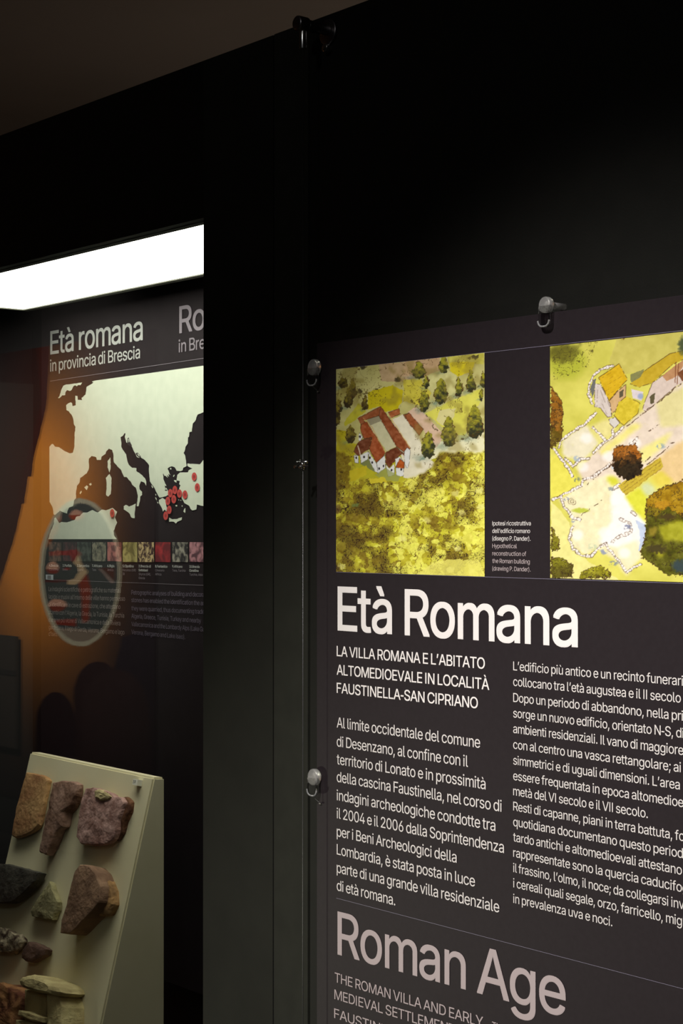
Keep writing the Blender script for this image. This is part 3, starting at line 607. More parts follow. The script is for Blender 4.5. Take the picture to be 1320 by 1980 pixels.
europe = ([(183, 736), (393, 707), (425, 702.5), (425, 790), (393, 797)] + D2((1210, 395), (1195, 440), (1175, 460), (1168, 520)) +
    D4((1110, 105), (1070, 115), (1065, 180), (1050, 190), (1050, 270), (1015, 320), (1005, 380), (988, 410), (1012, 450), (1030, 575), (1030, 595), (985, 618), (975, 655), (945, 668), (890, 663), (880, 640), (862, 612), (820, 598), (785, 610), (760, 632), (775, 660), (785, 690), (800, 725), (775, 703), (782, 748), (752, 715), (765, 762), (735, 735), (716, 733), (699, 695), (701, 770), (725, 840), (745, 880), (720, 870), (730, 925), (765, 935), (775, 1000), (740, 1022), (690, 1035), (650, 1045), (625, 1010), (600, 960), (560, 880), (510, 810), (500, 700), (498, 580), (440, 510), (380, 470), (360, 480), (330, 470), (300, 410), (270, 350), (240, 300), (225, 270), (205, 270), (178, 262), (155, 180), (165, 130), (150, 130), (130, 165), (95, 185), (105, 250), (105, 320), (130, 370), (175, 430), (190, 520), (215, 580), (260, 620), (320, 625), (318, 665), (380, 710), (440, 765), (460, 820), (458, 875), (435, 830), (385, 810), (360, 880), (365, 925), (400, 960), (400, 1005), (375, 1025), (370, 1090), (350, 1165), (325, 1165), (335, 1090), (340, 1010), (310, 900), (260, 860), (240, 815), (180, 750), (145, 750), (95, 640), (50, 600), (0, 540)) +
    D2((580, 700), (570, 660), (545, 650), (525, 670), (520, 690), (490, 710), (485, 735), (455, 735), (450, 715), (415, 705), (395, 725), (395, 800), (380, 835), (330, 870), (325, 905), (305, 930), (297, 990), (300, 1025)) +
    D8((640, 95), (610, 130), (595, 210), (540, 230), (520, 270), (510, 315), (440, 290), (410, 275), (370, 310), (340, 335), (320, 330), (305, 230), (262, 150)) +
    D3((127, 1435), (165, 1390), (185, 1390), (215, 1430), (280, 1440), (350, 1490), (450, 1540), (500, 1530), (525, 1440), (530, 1230), (545, 1120), (520, 1080), (510, 1000), (490, 940), (440, 870), (400, 850), (395, 770), (430, 740), (470, 725), (490, 740), (495, 785), (550, 770), (540, 620), (575, 625), (580, 685), (650, 690), (640, 655), (705, 600), (720, 480), (760, 455), (830, 410), (805, 395)))
uk = D3((265, 655), (290, 625), (320, 520), (350, 460), (400, 440), (650, 408), (625, 450), (585, 450), (565, 470), (545, 455), (520, 460), (480, 530), (455, 545), (410, 530), (385, 560), (380, 610), (330, 615), (285, 660))
corsica = D2((555, 715), (558, 790), (550, 830), (535, 790), (535, 745)); sardinia = D2((550, 840), (565, 870), (560, 990), (540, 1010), (525, 1000), (528, 910), (522, 870))
sicily = D4((140, 1165), (170, 1145), (215, 1170), (312, 1128), (295, 1260), (295, 1335), (250, 1325), (215, 1260), (140, 1210))
pelop = D4((640, 1075), (690, 1045), (730, 1070), (740, 1140), (755, 1190), (745, 1240), (720, 1210), (695, 1240), (680, 1190), (640, 1120))
crete = D4((785, 1325), (830, 1350), (900, 1345), (965, 1320), (960, 1360), (900, 1385), (880, 1410), (850, 1385), (785, 1385))
turkey = D4((1040, 560), (1220, 570), (1262, 515)) + [(425, 884), (425, 982)] + D4((1260, 1160), (1175, 1140), (1170, 1210), (1110, 1225), (1085, 1200), (1070, 1160), (1000, 1120), (960, 1050), (960, 950), (925, 920), (945, 870), (925, 850), (935, 810), (890, 800), (900, 720), (940, 685), (1050, 685), (1060, 655), (1115, 630), (1060, 605), (1040, 590))
africa = D8((245, 678), (265, 600), (320, 470), (330, 380), (350, 370), (400, 450), (430, 435), (510, 440), (620, 405), (640, 360), (690, 350), (740, 300), (800, 300), (870, 265), (945, 300), (1000, 260), (1060, 270), (1155, 235), (1220, 290), (1190, 370), (1220, 440), (1170, 560), (1175, 620), (1215, 678))
isl = [D2((325, 985), (338, 965), (342, 975), (332, 992)), D2((360, 940), (378, 925), (390, 935), (380, 962)), D2((395, 915), (412, 908), (416, 922), (404, 928)), D4((1015, 1190), (1010, 1260), (985, 1240), (1000, 1200)),
       D4((850, 795), (885, 795), (890, 830), (865, 820)), D4((585, 1035), (605, 1050), (610, 1085), (592, 1060)), D4((610, 1100), (632, 1110), (625, 1130)), D4((585, 990), (602, 995), (598, 1020)), D4((838, 740), (855, 715), (862, 725), (848, 750)),
       D4((870, 1150), (895, 1145), (900, 1165), (880, 1170)), D4((958, 1160), (975, 1150), (972, 1175)), D4((530, 870), (545, 872), (558, 905), (545, 905)), D4((910, 1070), (925, 1070), (925, 1085)), D4((940, 1080), (955, 1070), (955, 1090)), D4((722, 945), (740, 900), (760, 930), (750, 945))]
flat('map_land', [europe, uk, corsica, sardinia, sicily, pelop, crete, turkey, africa] + isl, M_cream, mapp, rough=0.45, label='pale cream land of the map')
M_sea = mat('map sea', C4((38, 32, 35)), 0.7)
flat('map_lake', [D4((795, 625), (812, 620), (818, 640), (800, 645))], M_cream, mapp, y=MT - 0.0004)
for q in (D4((195, 200), (212, 190), (228, 250), (258, 305), (240, 320), (190, 290)), D4((310, 410), (340, 405), (380, 455), (385, 480), (350, 470), (320, 440)), D4((1031, 560), (1041, 560), (1041, 600), (1031, 600))): flat('map_inlet', [q], M_sea, mapp, y=MT - 0.0003)
for q in (D4((203, 215), (213, 205), (220, 250), (210, 262)), D4((330, 420), (345, 418), (368, 455), (355, 458))): flat('map_island', [q], M_cream, mapp, y=MT - 0.0005)
M_red = mat('map red', C4((188, 66, 60)), 0.7); M_red2 = mat('map dark red', C4((140, 44, 42)), 0.7)
dots = D4((1138, 745), (1182, 898), (1008, 1000), (865, 935), (800, 980), (930, 985), (850, 1065), (765, 1090), (785, 1215), (735, 1300)) + [(216.8, 992.3)]
for i, (x, y) in enumerate(dots):
    yy = MT - 0.0010 - 0.00012 * i; p = U(x, y, yy); r = 8.2 * mpp(p)
    o = obj('map_marker', cyl(p, p + Vector((0, -0.0001, 0)), r, seg=24), M_red, mapp)
    obj('marker_number', cyl(p + Vector((0, -0.00012, 0)), p + Vector((0, -0.00016, 0)), r * 0.42, seg=10), M_red2, o)
# stone sample photographs
tiles = [(94.5, 119, (110, 84, 70), (60, 46, 42)), (121, 148, (76, 40, 44), (42, 24, 28)), (149, 176, (70, 76, 68), (34, 38, 34)), (178, 205, (128, 124, 104), (52, 52, 46)), (207.5, 235, (170, 104, 96), (110, 60, 58)),
         (237, 265.5, (168, 158, 96), (112, 104, 56)), (267.5, 297.5, (190, 168, 120), (62, 40, 36)), (300, 329.5, (168, 44, 46), (104, 26, 32)), (333, 363, (150, 146, 130), (34, 32, 32)), (366, 396, (170, 120, 124), (86, 54, 60))]
for i, (xa, xb, c1, c2) in enumerate(tiles):
    m = mat('stone sample', C4(c1), 0.7); nt = m.node_tree; tc = nt.nodes.new('ShaderNodeTexCoord'); n = nt.nodes.new('ShaderNodeTexNoise'); r = nt.nodes.new('ShaderNodeValToRGB')
    n.inputs['Scale'].default_value = 70 if i not in (5, 7) else 30; n.inputs['Detail'].default_value = 5; n.inputs['Distortion'].default_value = 2.0 if i in (5, 6) else 0.6
    r.color_ramp.elements[0].color = C4(c2, 0.95); r.color_ramp.elements[1].color = C4(c1, 1.15); r.color_ramp.elements[0].position = 0.42; r.color_ramp.elements[1].position = 0.6
    nt.links.new(tc.outputs['Object'], n.inputs['Vector']); nt.links.new(n.outputs['Fac'], r.inputs['Fac']); nt.links.new(r.outputs['Color'], nt.nodes['Principled BSDF'].inputs['Base Color'])
    flat('stone_photograph', [[(xa, 1048.2), (xb, 1048.6), (xb, 1087 if i > 4 else 1085.5), (xa, 1086.5 if i > 4 else 1085)]], m, mapp)
names = [(95, ['4.Breccia', 'Corallina']), (121, ['3.Porfido', 'Rosso']), (149, ['2.Serpentino', 'Sparta']), (178, ['7.Africano', 'Teos']), (207.5, ['6.Bigio', 'Antico']),
         (237, ['5.Cipollino', 'Karystos (GR)', 'GR']), (268, ['2.Breccia di', 'Settebasi', 'Skyros (GR),', 'Grecia']), (300, ['8.Fantastico', 'Cinerario', 'Africa']), (333, ['9.Africano', 'Teos, Turchia']), (366, ['10.Breccia', 'Corallina', 'Turchia, Asia'])]
for x, ls in names:
    for k, s_ in enumerate(ls):
        y = 1095.5 + k * 7.6 + (x - 95) * 0.008; bold = k == 0 or (k == 1 and x in (268, 366))
        V('sample_name', s_, x, y, x + len(s_) * 1.95, y + len(s_) * 0.05, 4.6, M_mw if bold else M_mg, 0.02 if bold else 0.0)
for (s_, x0, y0, x1, y1, r) in (('Le indagini scientifiche e petrografiche su materiali', 94, 1143, 233, 1146, ''), ('lapidei e musivi all’interno delle ville hanno permesso', 94, 1157.5, 241.5, 1162, ''), ('di identificare le cave di estrazione, che attestano', 94, 1172.5, 232.5, 1177.5, ''),
        ('scambi con l’Algeria, la Grecia, la Tunisia, la Turchia', 94, 1187.5, 240, 1194.5, ''), ('e le aree più vicine di Vallecamonica e della Riviera', 94, 1202, 232.5, 1209.5, ''), ('gardesana, il lago di Garda, Verona, Bergamo e lago', 94, 1216.5, 240.5, 1227, ''), ('d’Iseo.', 94, 1229.5, 111, 1230.5, '')):
    V('text_line', s_, x0, y0, x1, y1, 8.6, mat('soft ink', C4((132, 122, 120)), 0.7), 0, r)
for (s_, x0, y0, x1, y1, r) in (('Petrographic analyses of building and decor', 254, 1149.5, 391, 1154, 'ative'), ('stones has enabled the identification the a', 254, 1164, 391, 1170.5, 'reas'), ('they were quarried, thus documenting trad', 254, 1180, 390, 1187, 'e with'),
        ('Algeria, Greece, Tunisia, Turkey and nearby', 254, 1195, 388.5, 1204.5, ''), ('Vallecamonica and the Lombardy Alps (Lake G', 254, 1210.5, 391, 1221, 'arda,'), ('Verona, Bergamo and Lake Iseo).', 254, 1226, 358, 1236, '')):
    V('english_text_line', s_, x0, y0, x1, y1, 8.6, mat('soft grey ink', C4((104, 96, 110)), 0.7), 0, r)
flat('white_mark', [[(88.5, 1111), (103, 1111.5), (103, 1121.5), (88.5, 1120.5)]], mat('mark white', C4((190, 196, 200)), 0.7), mapp, y=MT - 0.0008)
flat('grey_mark', [[(91.5, 1112.5), (98.5, 1112.5), (98.5, 1119.5), (91.5, 1119)]], mat('mark grey', C4((120, 120, 124)), 0.7), mapp, y=MT - 0.0012)

# ------------------------------------------------------------------ slanted display stand with stone fragments
YT = 0.285
TA = U(297, 1503.5, YT); ridge = 0.022
r_ = ray(195, 1980); TB = CAM + r_ * ((TA.x - CAM.x) / r_.x)
sd = (TB - TA).normalized()
print('stand', TA, TB, sd)
tlen = (ZS - TA.z) / sd.z; TBot = TA + sd * tlen
if TBot.y < 0.03: tlen = (0.03 - TA.y) / sd.y; TBot = TA + sd * tlen
LX = U(58, 1455, YT).x
bnorm = Vector((1, 0, 0)).cross(sd); bnorm = bnorm if bnorm.y < 0 else -bnorm
bm = bmesh.new(); prof = [TA, TBot, Vector((TA.x, TBot.y, ZS)), Vector((TA.x, YT + ridge, ZS)), Vector((TA.x, YT + ridge, TA.z - 0.002))]
va = [bm.verts.new((LX, p.y, p.z)) for p in prof]; vb = [bm.verts.new((TA.x, p.y, p.z)) for p in prof]
if abs(prof[1].z - ZS) < 1e-4: 
    bm.free(); bm = bmesh.new(); prof.pop(2); va = [bm.verts.new((LX, p.y, p.z)) for p in prof]; vb = [bm.verts.new((TA.x, p.y, p.z)) for p in prof]
n = len(prof)
bm.faces.new(va); bm.faces.new(vb[::-1])
for i in range(n): bm.faces.new((va[i], vb[i], vb[(i + 1) % n], va[(i + 1) % n]))
bmesh.ops.recalc_face_normals(bm, faces=bm.faces[:]); bmesh.ops.bevel(bm, geom=bm.edges[:], offset=0.003, segments=2, affect='EDGES')
M_stand = noisy('painted stand', C4((224, 216, 176)), C4((230, 222, 184)), 12, 0.8, 0.03, bscale=300, spec=0.2)
obj('display_stand', bm, M_stand, label='pale slanted display stand holding the stone fragments in the showcase', cat='stand')

def S5(*p): return cc(3.882, 0, 1440, *p)
def S6(*p): return cc(3.882, 0, 1640, *p)
def resample(pts, n):
    L = [0]
    for i in range(len(pts)): a_, b_ = pts[i], pts[(i + 1) % len(pts)]; L.append(L[-1] + math.hypot(b_[0] - a_[0], b_[1] - a_[1]))
    out = []
    for k in range(n):
        t = L[-1] * k / n; i = max(j for j in range(len(pts)) if L[j] <= t); a_, b_ = pts[i], pts[(i + 1) % len(pts)]; u = (t - L[i]) / max(L[i + 1] - L[i], 1e-9)
        out.append((a_[0] + (b_[0] - a_[0]) * u, a_[1] + (b_[1] - a_[1]) * u))
    return out
def rock_bm(pts, t, seed, rough=0.0022, base=0.84, n=96, bm=None, lift=0.0, dome=0.002):
    bm = bm or bmesh.new(); cpl = TA + bnorm * (t + lift)
    top = [UP(x, y, cpl, bnorm) for x, y in resample(pts, n)]
    cen = sum(top, Vector()) / n; so = Vector((seed * 3.1, seed * 7.7, 0))
    def disp(p, amp, sc=55): return bnorm * (mnoise.noise(p * sc + so) * amp) + (mnoise.noise_vector(p * sc * 1.3 + so)) * amp * 0.8
    rings = []
    for sc_, dep, amp in ((base, -t, 0.0), (1.0, -t * 0.75, 1.0), (1.02, -t * 0.4, 1.0), (1.01, -t * 0.15, 0.9), (1.0, -0.0012, 0.8), (0.975, 0.0, 0.5), (0.90, dome * 0.3, 0.4), (0.8, dome * 0.6, 0.45), (0.7, dome * 0.8, 0.5), (0.6, dome, 0.5), (0.48, dome, 0.5), (0.34, dome, 0.5), (0.2, dome, 0.5)):
        ring = []
        for p in top:
            q = cen + (p - cen) * sc_ + bnorm * dep; q = q + disp(q, rough * amp) + disp(q, rough * (0.45 if sc_ > 0.96 else 0.16) * amp, 120) + disp(q, (0.0007 if sc_ > 0.96 else 0.00035) * amp, 330); ring.append(bm.verts.new(q))
        rings.append(ring)
    c_ = bm.verts.new(cen + bnorm * dome)
    for a_, b_ in zip(rings, rings[1:]):
        for i in range(n): bm.faces.new((a_[i], a_[(i + 1) % n], b_[(i + 1) % n], b_[i]))
    for i in range(n): bm.faces.new((rings[-1][i], rings[-1][(i + 1) % n], c_))
    bm.faces.new(rings[0][::-1])
    return bm
def fin(name, bm, m, label, cat='stone'):
    bmesh.ops.recalc_face_normals(bm, faces=bm.faces[:]); return obj(name, bm, m, smooth=False, label=label, cat=cat, group='stone fragments on the display stand')
def stone_mat(n, c1, c2, sc=25, bump=0.3): return noisy(n, C4(c1, 1.25), C4(c2, 1.25), sc, 0.85, bump, bscale=110, ramp=(0.38, 0.62), spec=0.2)
fin('stone_fragment', rock_bm(S5((195, 207), (330, 235), (355, 265), (320, 440), (285, 600), (240, 650), (160, 685), (110, 695), (85, 680), (120, 480)), 0.013, 1, 0.0012), stone_mat('orange limestone', (176, 138, 92), (150, 108, 72)), 'tall orange-tan stone slab at the top left corner of the stand')
fin('stone_fragment', rock_bm(S5((400, 285), (455, 272), (550, 278), (575, 300), (562, 380), (528, 450), (482, 500), (462, 610), (420, 640), (390, 720), (345, 825), (292, 805), (330, 600), (370, 420)), 0.021, 2), stone_mat('brown pink marble', (150, 120, 104), (110, 82, 66)), 'tall narrow brownish pink stone between the orange slab and the square marble')
b = rock_bm(S5((640, 328), (700, 320), (740, 335), (830, 365), (860, 395), (900, 390), (928, 430), (905, 500), (880, 560), (872, 640), (850, 700), (800, 740), (700, 752), (600, 738), (572, 690), (578, 600), (596, 480), (614, 400)), 0.017, 3, 0.0020)
sq = fin('stone_fragment', b, stone_mat('pink marble', (176, 142, 132), (128, 94, 84), 40), 'large squarish pinkish marble piece with a chipped crumbly upper edge')
def sub(name, pts, t, seed, rough, m, parent, label, dome=0.002):
    q = rock_bm(pts, t, seed, rough, 1.0, n=48, dome=dome); bmesh.ops.recalc_face_normals(q, faces=q.faces[:]); return obj(name, q, m, parent, label=label)
sub('mortar_crust', S5((705, 345), (745, 335), (800, 360), (830, 385), (810, 410), (760, 420), (712, 400)), 0.0205, 31, 0.003, stone_mat('mortar crust', (186, 172, 128), (150, 136, 96), 60), sq, 'cream mortar crust')
sub('broken_edge', S5((890, 400), (950, 395), (980, 425), (972, 500), (935, 580), (915, 660), (880, 715), (862, 700), (880, 560), (905, 480)), 0.008, 32, 0.003, stone_mat('broken marble edge', (120, 84, 60), (76, 48, 34), 60), sq, 'dark broken edge')
fin('stone_fragment', rock_bm(S6((-120, 110), (40, 120), (160, 150), (285, 182), (262, 240), (190, 320), (90, 400), (40, 410), (-80, 400)), 0.024, 4, 0.0014), stone_mat('dark grey stone', (70, 68, 60), (46, 44, 40)), 'dark grey angular stone cut by the left edge of the picture')
fin('stone_fragment', rock_bm(S6((372, 250), (395, 320), (430, 400), (415, 460), (390, 535), (320, 530), (240, 510), (225, 470), (300, 350)), 0.014, 5, 0.002), stone_mat('greenish stone', (150, 144, 104), (116, 110, 80)), 'small pale greenish triangular stone right of the dark grey one')
big = fin('stone_fragment', rock_bm(S6((600, 122), (660, 130), (710, 180), (752, 290), (742, 400), (690, 470), (600, 560), (560, 605), (520, 640), (450, 635), (460, 540), (500, 420), (530, 280), (560, 170)), 0.034, 6, 0.0012, 1.0), stone_mat('pinkish brown stone', (146, 116, 92), (112, 86, 68)), 'big thick brownish pink stone with a pointed top, right of the small triangular one')
sub('rough_back', S6((650, 150), (740, 185), (800, 240), (832, 320), (836, 420), (800, 500), (740, 500), (720, 300)), 0.016, 33, 0.003, stone_mat('rough back', (160, 124, 80), (110, 84, 56), 40), big, 'ochre rough side')
fin('stone_fragment', rock_bm(S6((-90, 590), (0, 600), (60, 620), (130, 650), (148, 700), (125, 760), (60, 780), (-90, 770)), 0.018, 7, 0.005), stone_mat('mixed breccia', (150, 140, 116), (58, 44, 36), 90), 'rough dark and white speckled lump at the left edge of the picture')
fin('stone_fragment', rock_bm(S6((215, 700), (290, 725), (350, 760), (335, 800), (240, 858), (190, 850), (160, 820), (172, 760)), 0.016, 8, 0.0014), stone_mat('small brown stone', (96, 74, 64), (72, 54, 46)), 'small dark brown stone beside the speckled lump')
fin('stone_fragment', rock_bm(S6((-140, 1010), (0, 1010), (60, 1040), (130, 1100), (150, 1170), (130, 1360), (-140, 1400)), 0.04, 10, 0.005, 1.0), stone_mat('reddish brown rock', (150, 108, 70), (84, 48, 34), 30), 'rough reddish brown rock at the bottom left corner of the picture')
b = rock_bm(S6((145, 995), (165, 970), (210, 955), (255, 952), (340, 985), (400, 1010), (440, 1045), (452, 1085), (425, 1108), (350, 1092), (300, 1086), (200, 1052), (152, 1030)), 0.052, 11, 0.0022, 0.9, dome=0.007)
rock_bm(S6((185, 1060), (345, 1100), (345, 1440), (180, 1440)), 0.034, 12, 0.0012, 1.0, bm=b)
rock_bm(S6((352, 1090), (440, 1105), (462, 1190), (460, 1440), (356, 1440)), 0.044, 15, 0.0014, 1.0, bm=b)
rock_bm(S6((140, 1215), (220, 1225), (335, 1275), (325, 1310), (240, 1300), (130, 1250)), 0.050, 13, 0.001, 1.0, bm=b)
rock_bm(S6((120, 1290), (280, 1320), (330, 1345), (320, 1480), (100, 1480)), 0.046, 14, 0.0012, 1.0, bm=b)
fin('carved_stone', b, stone_mat('cream limestone', (190, 178, 128), (164, 150, 106), 30), 'cream carved moulding fragment with a projecting rounded top at the bottom of the stand')
# number tag
tg = thing('number_tag', UP(270, 1515, TA, bnorm), 'tiny white cube-shaped number tag near the upper right corner of the stand', 'tag')
ax = Vector((1, 0, 0)); az = -sd
def tag_box(cx, cy, w, h, d0, d1):
    c_ = UP(cx, cy, TA, bnorm); bm = bmesh.new(); r = bmesh.ops.create_cube(bm, size=1)
    M = Matrix(((ax.x * w, az.x * h, bnorm.x * (d1 - d0), 0), (ax.y * w, az.y * h, bnorm.y * (d1 - d0), 0), (ax.z * w, az.z * h, bnorm.z * (d1 - d0), 0), (0, 0, 0, 1)))
    M = Matrix.Translation(c_ + bnorm * (d0 + d1) / 2) @ M; bmesh.ops.transform(bm, verts=r['verts'], matrix=M); return bm
obj('tag_body', tag_box(270.5, 1514, 0.0145, 0.010, 0.0002, 0.010), mat('tag white', C4((245, 243, 225)), 0.6), tg)
obj('tag_digit', tag_box(268.0, 1513.3, 0.0009, 0.006, 0.0101, 0.0104), mat('tag ink', (0.02, 0.02, 0.02, 1), 0.6), tg)
obj('tag_digit', tag_box(270.6, 1513.3, 0.0014, 0.005, 0.0101, 0.0104), mat('tag ink', (0.02, 0.02, 0.02, 1), 0.6), tg)

# ------------------------------------------------------------------ clear clips holding the panel
def clip(hx, hy, hw, hh, label, tilt=0.0, pin=None):
    fr = -0.030; P = U(hx, hy, fr); m = mpp(P)
    t = thing('panel_clip', (P.x, 0, P.z), label, 'clip', 'clear plastic clips round the large panel')
    r = 16.0 * m
    obj('clip_head', cyl((P.x, fr + 0.0075, P.z), (P.x, fr, P.z), r, seg=32, bevel=0.0022), M_clear, t, smooth=True)
    obj('clip_stem', cyl((P.x, -0.0002, P.z), (P.x, fr + 0.0076, P.z), r * 0.42, seg=20), M_clear, t, smooth=True)
    # tongue below: rounded tab
    bm = bmesh.new(); w = r * 0.98; L = hh * m; pts = [(-w, 0)] + [(-w + 0.3 * w, 0)][:0]
    rr = w * 0.75
    prof = [(-w, 0.0), (-w, -L + rr)] + [(-w + rr - rr * math.cos(a), -L + rr - rr * math.sin(a)) for a in [math.pi / 12 * k for k in range(1, 7)]] + [(w - rr + rr * math.sin(a), -L + rr - rr * math.cos(a)) for a in [math.pi / 12 * k for k in range(0, 7)]] + [(w, 0.0)]
    f = bm.faces.new([bm.verts.new((P.x + x, fr + 0.0035, P.z + z)) for x, z in prof]); e = bmesh.ops.extrude_face_region(bm, geom=[f])
    bmesh.ops.translate(bm, verts=[v for v in e['geom'] if isinstance(v, bmesh.types.BMVert)], vec=(0, -0.004, 0)) ; bmesh.ops.recalc_face_normals(bm, faces=bm.faces[:])
    bmesh.ops.bevel(bm, geom=[ed for ed in bm.edges if abs(ed.calc_face_angle(0)) > 1.0], offset=0.0011, segments=2, affect='EDGES')
    obj('clip_tongue', bm, M_clear2, t, smooth=False)
    pth = [Vector((P.x + x * 0.94, fr - 0.0006, P.z + z * 0.98)) for x, z in prof if z < -r * 0.9]; rb = None
    for q0, q1 in zip(pth, pth[1:]): rb = cyl(q0, q1, 0.00095, seg=8, bm=rb)
    obj('tongue_rim', rb, M_rim, t, smooth=True)
    if pin:
        q = U(pin[0], pin[1], PF - 0.002); k = Vector((P.x, fr, P.z - L))
        b = cyl(k, q, 0.0003, seg=8); cyl(q + Vector((-0.0016, 0, 0)), q + Vector((0.0016, 0, 0)), 0.0009, seg=12, bm=b); obj('hook_wire', b, M_steel, t)
    return t
clip(1051, 589, 1, 43, 'clear plastic clip on the top edge of the large panel')
clip(603, 710, 1, 36, 'clear plastic clip on the upper left edge of the panel beside the villa picture', pin=(615, 757))
clip(603, 1503, 1, 36, 'clear plastic clip on the lower left edge of the panel beside the body text', pin=(619, 1553.5))

# ------------------------------------------------------------------ steel cable with fittings
CY = -0.040
XC = U(585.5, 900, CY).x; zb = U(585.5, 95, CY).z; zt = U(585.5, 44, CY).z
cb = thing('hanging_cable', (XC, 0, 0.0), 'thin steel cable hanging down the black wall beside the large panel', 'cable')
zc = U(585, 896, CY).z
b = cyl((XC, CY, 0.3), (XC, CY, zb), 0.00042, seg=8); obj('wire', b, mat('steel wire', (0.2, 0.2, 0.21, 1), 0.4, 1.0), cb, smooth=True)
M_dsteel = mat('dark steel', (0.30, 0.28, 0.28, 1), 0.30, 1.0)
obj('wire_barrel', cyl((XC, CY, zb), (XC, CY, zt - 0.004), 0.0042, seg=24, bevel=0.0006), M_steel, cb, smooth=True)
arm = obj('wall_arm', cyl((XC, CY - 0.004, zt - 0.002), (XC, -0.003, zt - 0.002), 0.0068, seg=20, bevel=0.001), M_dsteel, cb, smooth=True)
obj('arm_knob', cyl((XC, CY - 0.010, zt - 0.002), (XC, CY + 0.006, zt - 0.002), 0.0088, seg=20, bevel=0.002), M_dsteel, cb, smooth=True)
obj('wall_rosette', cyl((XC, -0.004, zt - 0.004), (XC, 0.0, zt - 0.004), 0.0155, seg=28, bevel=0.0012), M_dsteel, cb, smooth=True)
obj('set_screw', cyl((XC + 0.002, -0.010, zt - 0.024), (XC + 0.002, 0.0, zt - 0.024), 0.005, seg=14, bevel=0.0008), M_steel, cb, smooth=True)
b = cyl((XC, CY, zc - 0.0075), (XC, CY, zc + 0.0045), 0.0036, seg=16); cyl((XC - 0.0100, CY - 0.001, zc + 0.0012), (XC + 0.0100, CY - 0.001, zc + 0.0012), 0.0021, seg=16, bm=b)
clampo = obj('wire_clamp', b, M_steel, cb, smooth=True)
obj('clamp_screw', cyl((XC - 0.0085, CY - 0.006, zc - 0.0038), (XC - 0.0085, CY + 0.002, zc - 0.0038), 0.0019, seg=12), M_steel, clampo)
obj('clamp_screw', cyl((XC + 0.001, CY - 0.0065, zc - 0.0046), (XC + 0.001, CY + 0.002, zc - 0.0046), 0.0017, seg=12), M_steel, clampo)
obj('clamp_screw', cyl((XC + 0.006, CY - 0.005, zc - 0.003), (XC + 0.006, CY + 0.002, zc - 0.003), 0.0014, seg=12), M_steel, clampo)

# ------------------------------------------------------------------ opposite side of the room, seen only as a reflection in the glass
VY = 3.018
bx0 = U(-25, 900, VY).x; bx1 = U(300, 900, VY).x; bz1 = U(100, 668, VY).z; bz0 = U(100, 1560, VY).z
a = Art(bx0, bx1, bz1, bz0, VY, 300, 420)
X, Y = a.X, a.Y
a.warp(1.0, 12)
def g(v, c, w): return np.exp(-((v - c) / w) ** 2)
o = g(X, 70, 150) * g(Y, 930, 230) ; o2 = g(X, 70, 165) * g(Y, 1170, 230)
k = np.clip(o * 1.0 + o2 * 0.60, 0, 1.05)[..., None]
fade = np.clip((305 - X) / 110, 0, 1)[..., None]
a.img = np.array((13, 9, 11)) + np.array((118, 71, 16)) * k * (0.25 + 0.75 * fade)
a.put(X > 330, (10, 8, 12))
a.put(a.poly([(-80, 640), (98, 640), (92, 780), (66, 890), (62, 920), (56, 922), (48, 975), (44, 975), (26, 1050), (0, 1130), (-80, 1400)]) , (24, 8, 7), 0.92)
a.put(a.poly([(70, 640), (98, 640), (92, 780), (66, 890), (62, 920), (56, 922), (48, 975), (44, 975), (30, 1040), (40, 930), (60, 860), (80, 780)]), (36, 11, 7), 0.92)
a.put(a.poly([(236, 1232), (300, 1215), (330, 1215), (330, 1600), (205, 1600), (215, 1400), (222, 1290)]), (12, 8, 14), 0.95)
a.put((a.ell(108, 1400, 38, 62) < 1) | a.poly([(70, 1400), (146, 1400), (146, 1600), (70, 1600)]), (14, 5, 7), 0.95)
a.put((a.ell(190, 1345, 48, 66) < 1) | a.poly([(145, 1340), (200, 1300), (240, 1600), (145, 1600)]), (19, 8, 8), 0.97)
a.put((a.ell(222, 1378, 66, 84) < 1) | a.poly([(158, 1378), (288, 1378), (300, 1600), (158, 1600)]), (24, 13, 12), 0.97)
# round emblem
TE = (33, 38, 36); GR = (104, 101, 86); PK = (112, 84, 70); RE = (84, 18, 10)
e = a.ell(155, 1107, 79, 143); a.warp(0.6, 5); ein = a.ell(156, 1107, 72, 134) < 1
a.put(e < 1, GR); a.put(ein, TE)
inn = a.img.copy()
def eput(m, c): a.put(m & ein, c)
eput(a.poly([(100, 985), (113, 975), (150, 968), (146, 978), (125, 985), (112, 992)]), (70, 76, 66))
eput(a.poly([(110, 993), (118, 990), (118, 1006), (112, 1010)]), PK)
eput((a.ell(148, 1000, 14, 14) < 1) & (Y < 996), PK); eput((a.ell(148, 996, 14, 10) < 1) & (Y >= 996), (88, 33, 13))
eput(a.poly([(85, 1040), (95, 1030), (118, 1003), (110, 1030), (92, 1058), (84, 1056)]), (76, 42, 21))
eput(a.poly([(96, 1066), (138, 1064), (150, 1062), (158, 1072), (142, 1088), (136, 1074), (96, 1074)]), (71, 20, 15))
eput((a.ell(102, 1100, 12, 14) < 1) & (Y < 1100), PK); eput((a.ell(102, 1100, 12, 10) < 1) & (Y >= 1100), (68, 27, 20))
eput(a.poly([(122, 1099), (132, 1097), (136, 1102), (124, 1102)]), (74, 20, 16))
eput(a.poly([(142, 1088), (152, 1072), (158, 1090), (170, 1106), (158, 1124), (146, 1130), (130, 1130), (130, 1122), (144, 1120), (152, 1106), (150, 1096)]), (106, 92, 70))
eput(a.poly([(152, 1128), (168, 1108), (176, 1140), (172, 1200), (160, 1206), (158, 1160)]), (71, 25, 12))
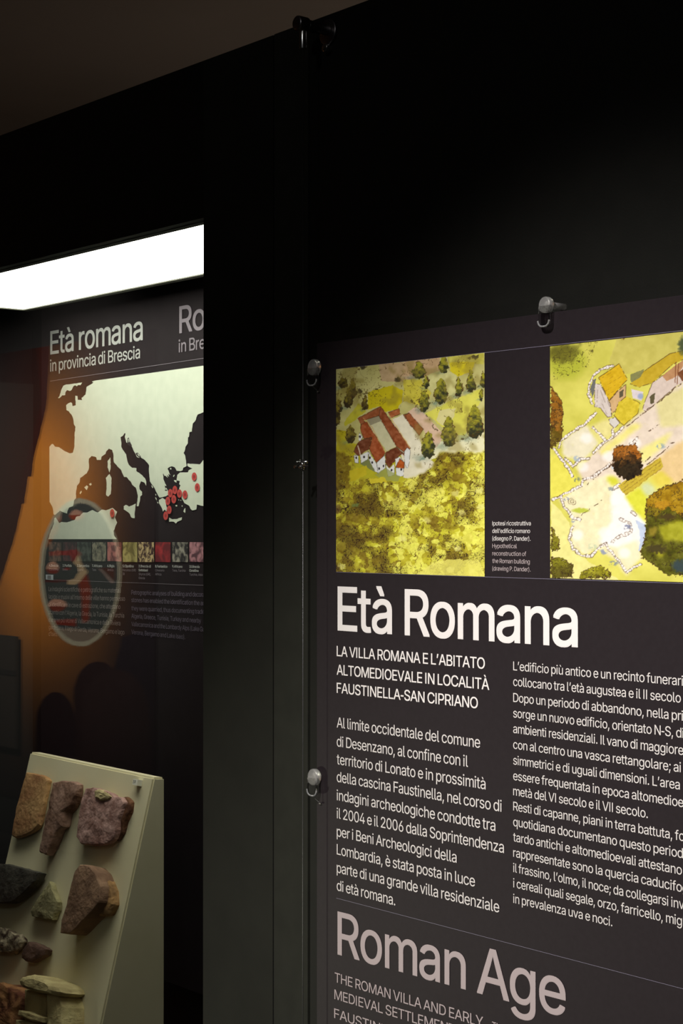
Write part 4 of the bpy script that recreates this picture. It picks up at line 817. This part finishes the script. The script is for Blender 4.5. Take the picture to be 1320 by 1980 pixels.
eput(a.poly([(190, 1098), (196, 1100), (222, 1126), (216, 1128)]), (84, 72, 66)); eput(a.poly([(196, 1098), (222, 1098), (222, 1124)]), (45, 24, 16))
eput((a.ell(111, 1172, 18, 14) < 1) & (Y < 1172), PK); eput((a.ell(111, 1172, 16, 10) < 1) & (Y >= 1172), (68, 27, 16))
eput(a.poly([(96, 1200), (148, 1196), (146, 1212), (104, 1208)]), (69, 20, 10))
eput(a.poly([(100, 1214), (192, 1218), (180, 1250), (110, 1250)]), (74, 66, 56))
eput(a.poly([(80, 1122), (132, 1120), (130, 1126), (82, 1126)]), (44, 22, 20))
# the picture in the glass is the mirror image of the poster: turn the sheet over to its real place
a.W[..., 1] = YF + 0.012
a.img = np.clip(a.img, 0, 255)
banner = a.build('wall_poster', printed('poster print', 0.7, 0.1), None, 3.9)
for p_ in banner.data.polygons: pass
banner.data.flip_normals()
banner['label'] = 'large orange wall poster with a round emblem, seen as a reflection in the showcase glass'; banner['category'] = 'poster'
sx0, sx1 = bx0, bx1
obj('backing_board', bx(sx0, sx1, YF + 0.001, YF + 0.010, bz0, bz1), M_room, banner)
nx0, nx1 = U(-30, 1300, VY - 0.04).x, U(30, 1300, VY - 0.04).x; nz1, nz0 = U(0, 1228, VY - .04).z, U(0, 1442, VY - .04).z
nb = thing('notice_board', ((nx0 + nx1) / 2, YF + 0.05, nz0), 'grey notice board with a dark picture, faintly mirrored at the far left', 'board')
obj('board', bx(nx0, nx1, YF + 0.03, YF + 0.05, nz0, nz1), mat('notice grey', (0.040, 0.028, 0.020, 1), 0.8), nb)
obj('board_rail', bx(nx0, nx1, YF + 0.05, YF + 0.055, U(0, 1300, VY).z, U(0, 1290, VY).z), mat('notice rail', (0.015, 0.010, 0.008, 1), 0.8), nb)
obj('notice_picture', bx(nx0, U(12, 1300, VY).x, YF + 0.05, YF + 0.054, U(0, 1386, VY).z, U(0, 1340, VY).z), mat('notice dark', (0.01, 0.01, 0.01, 1), 0.8), nb)
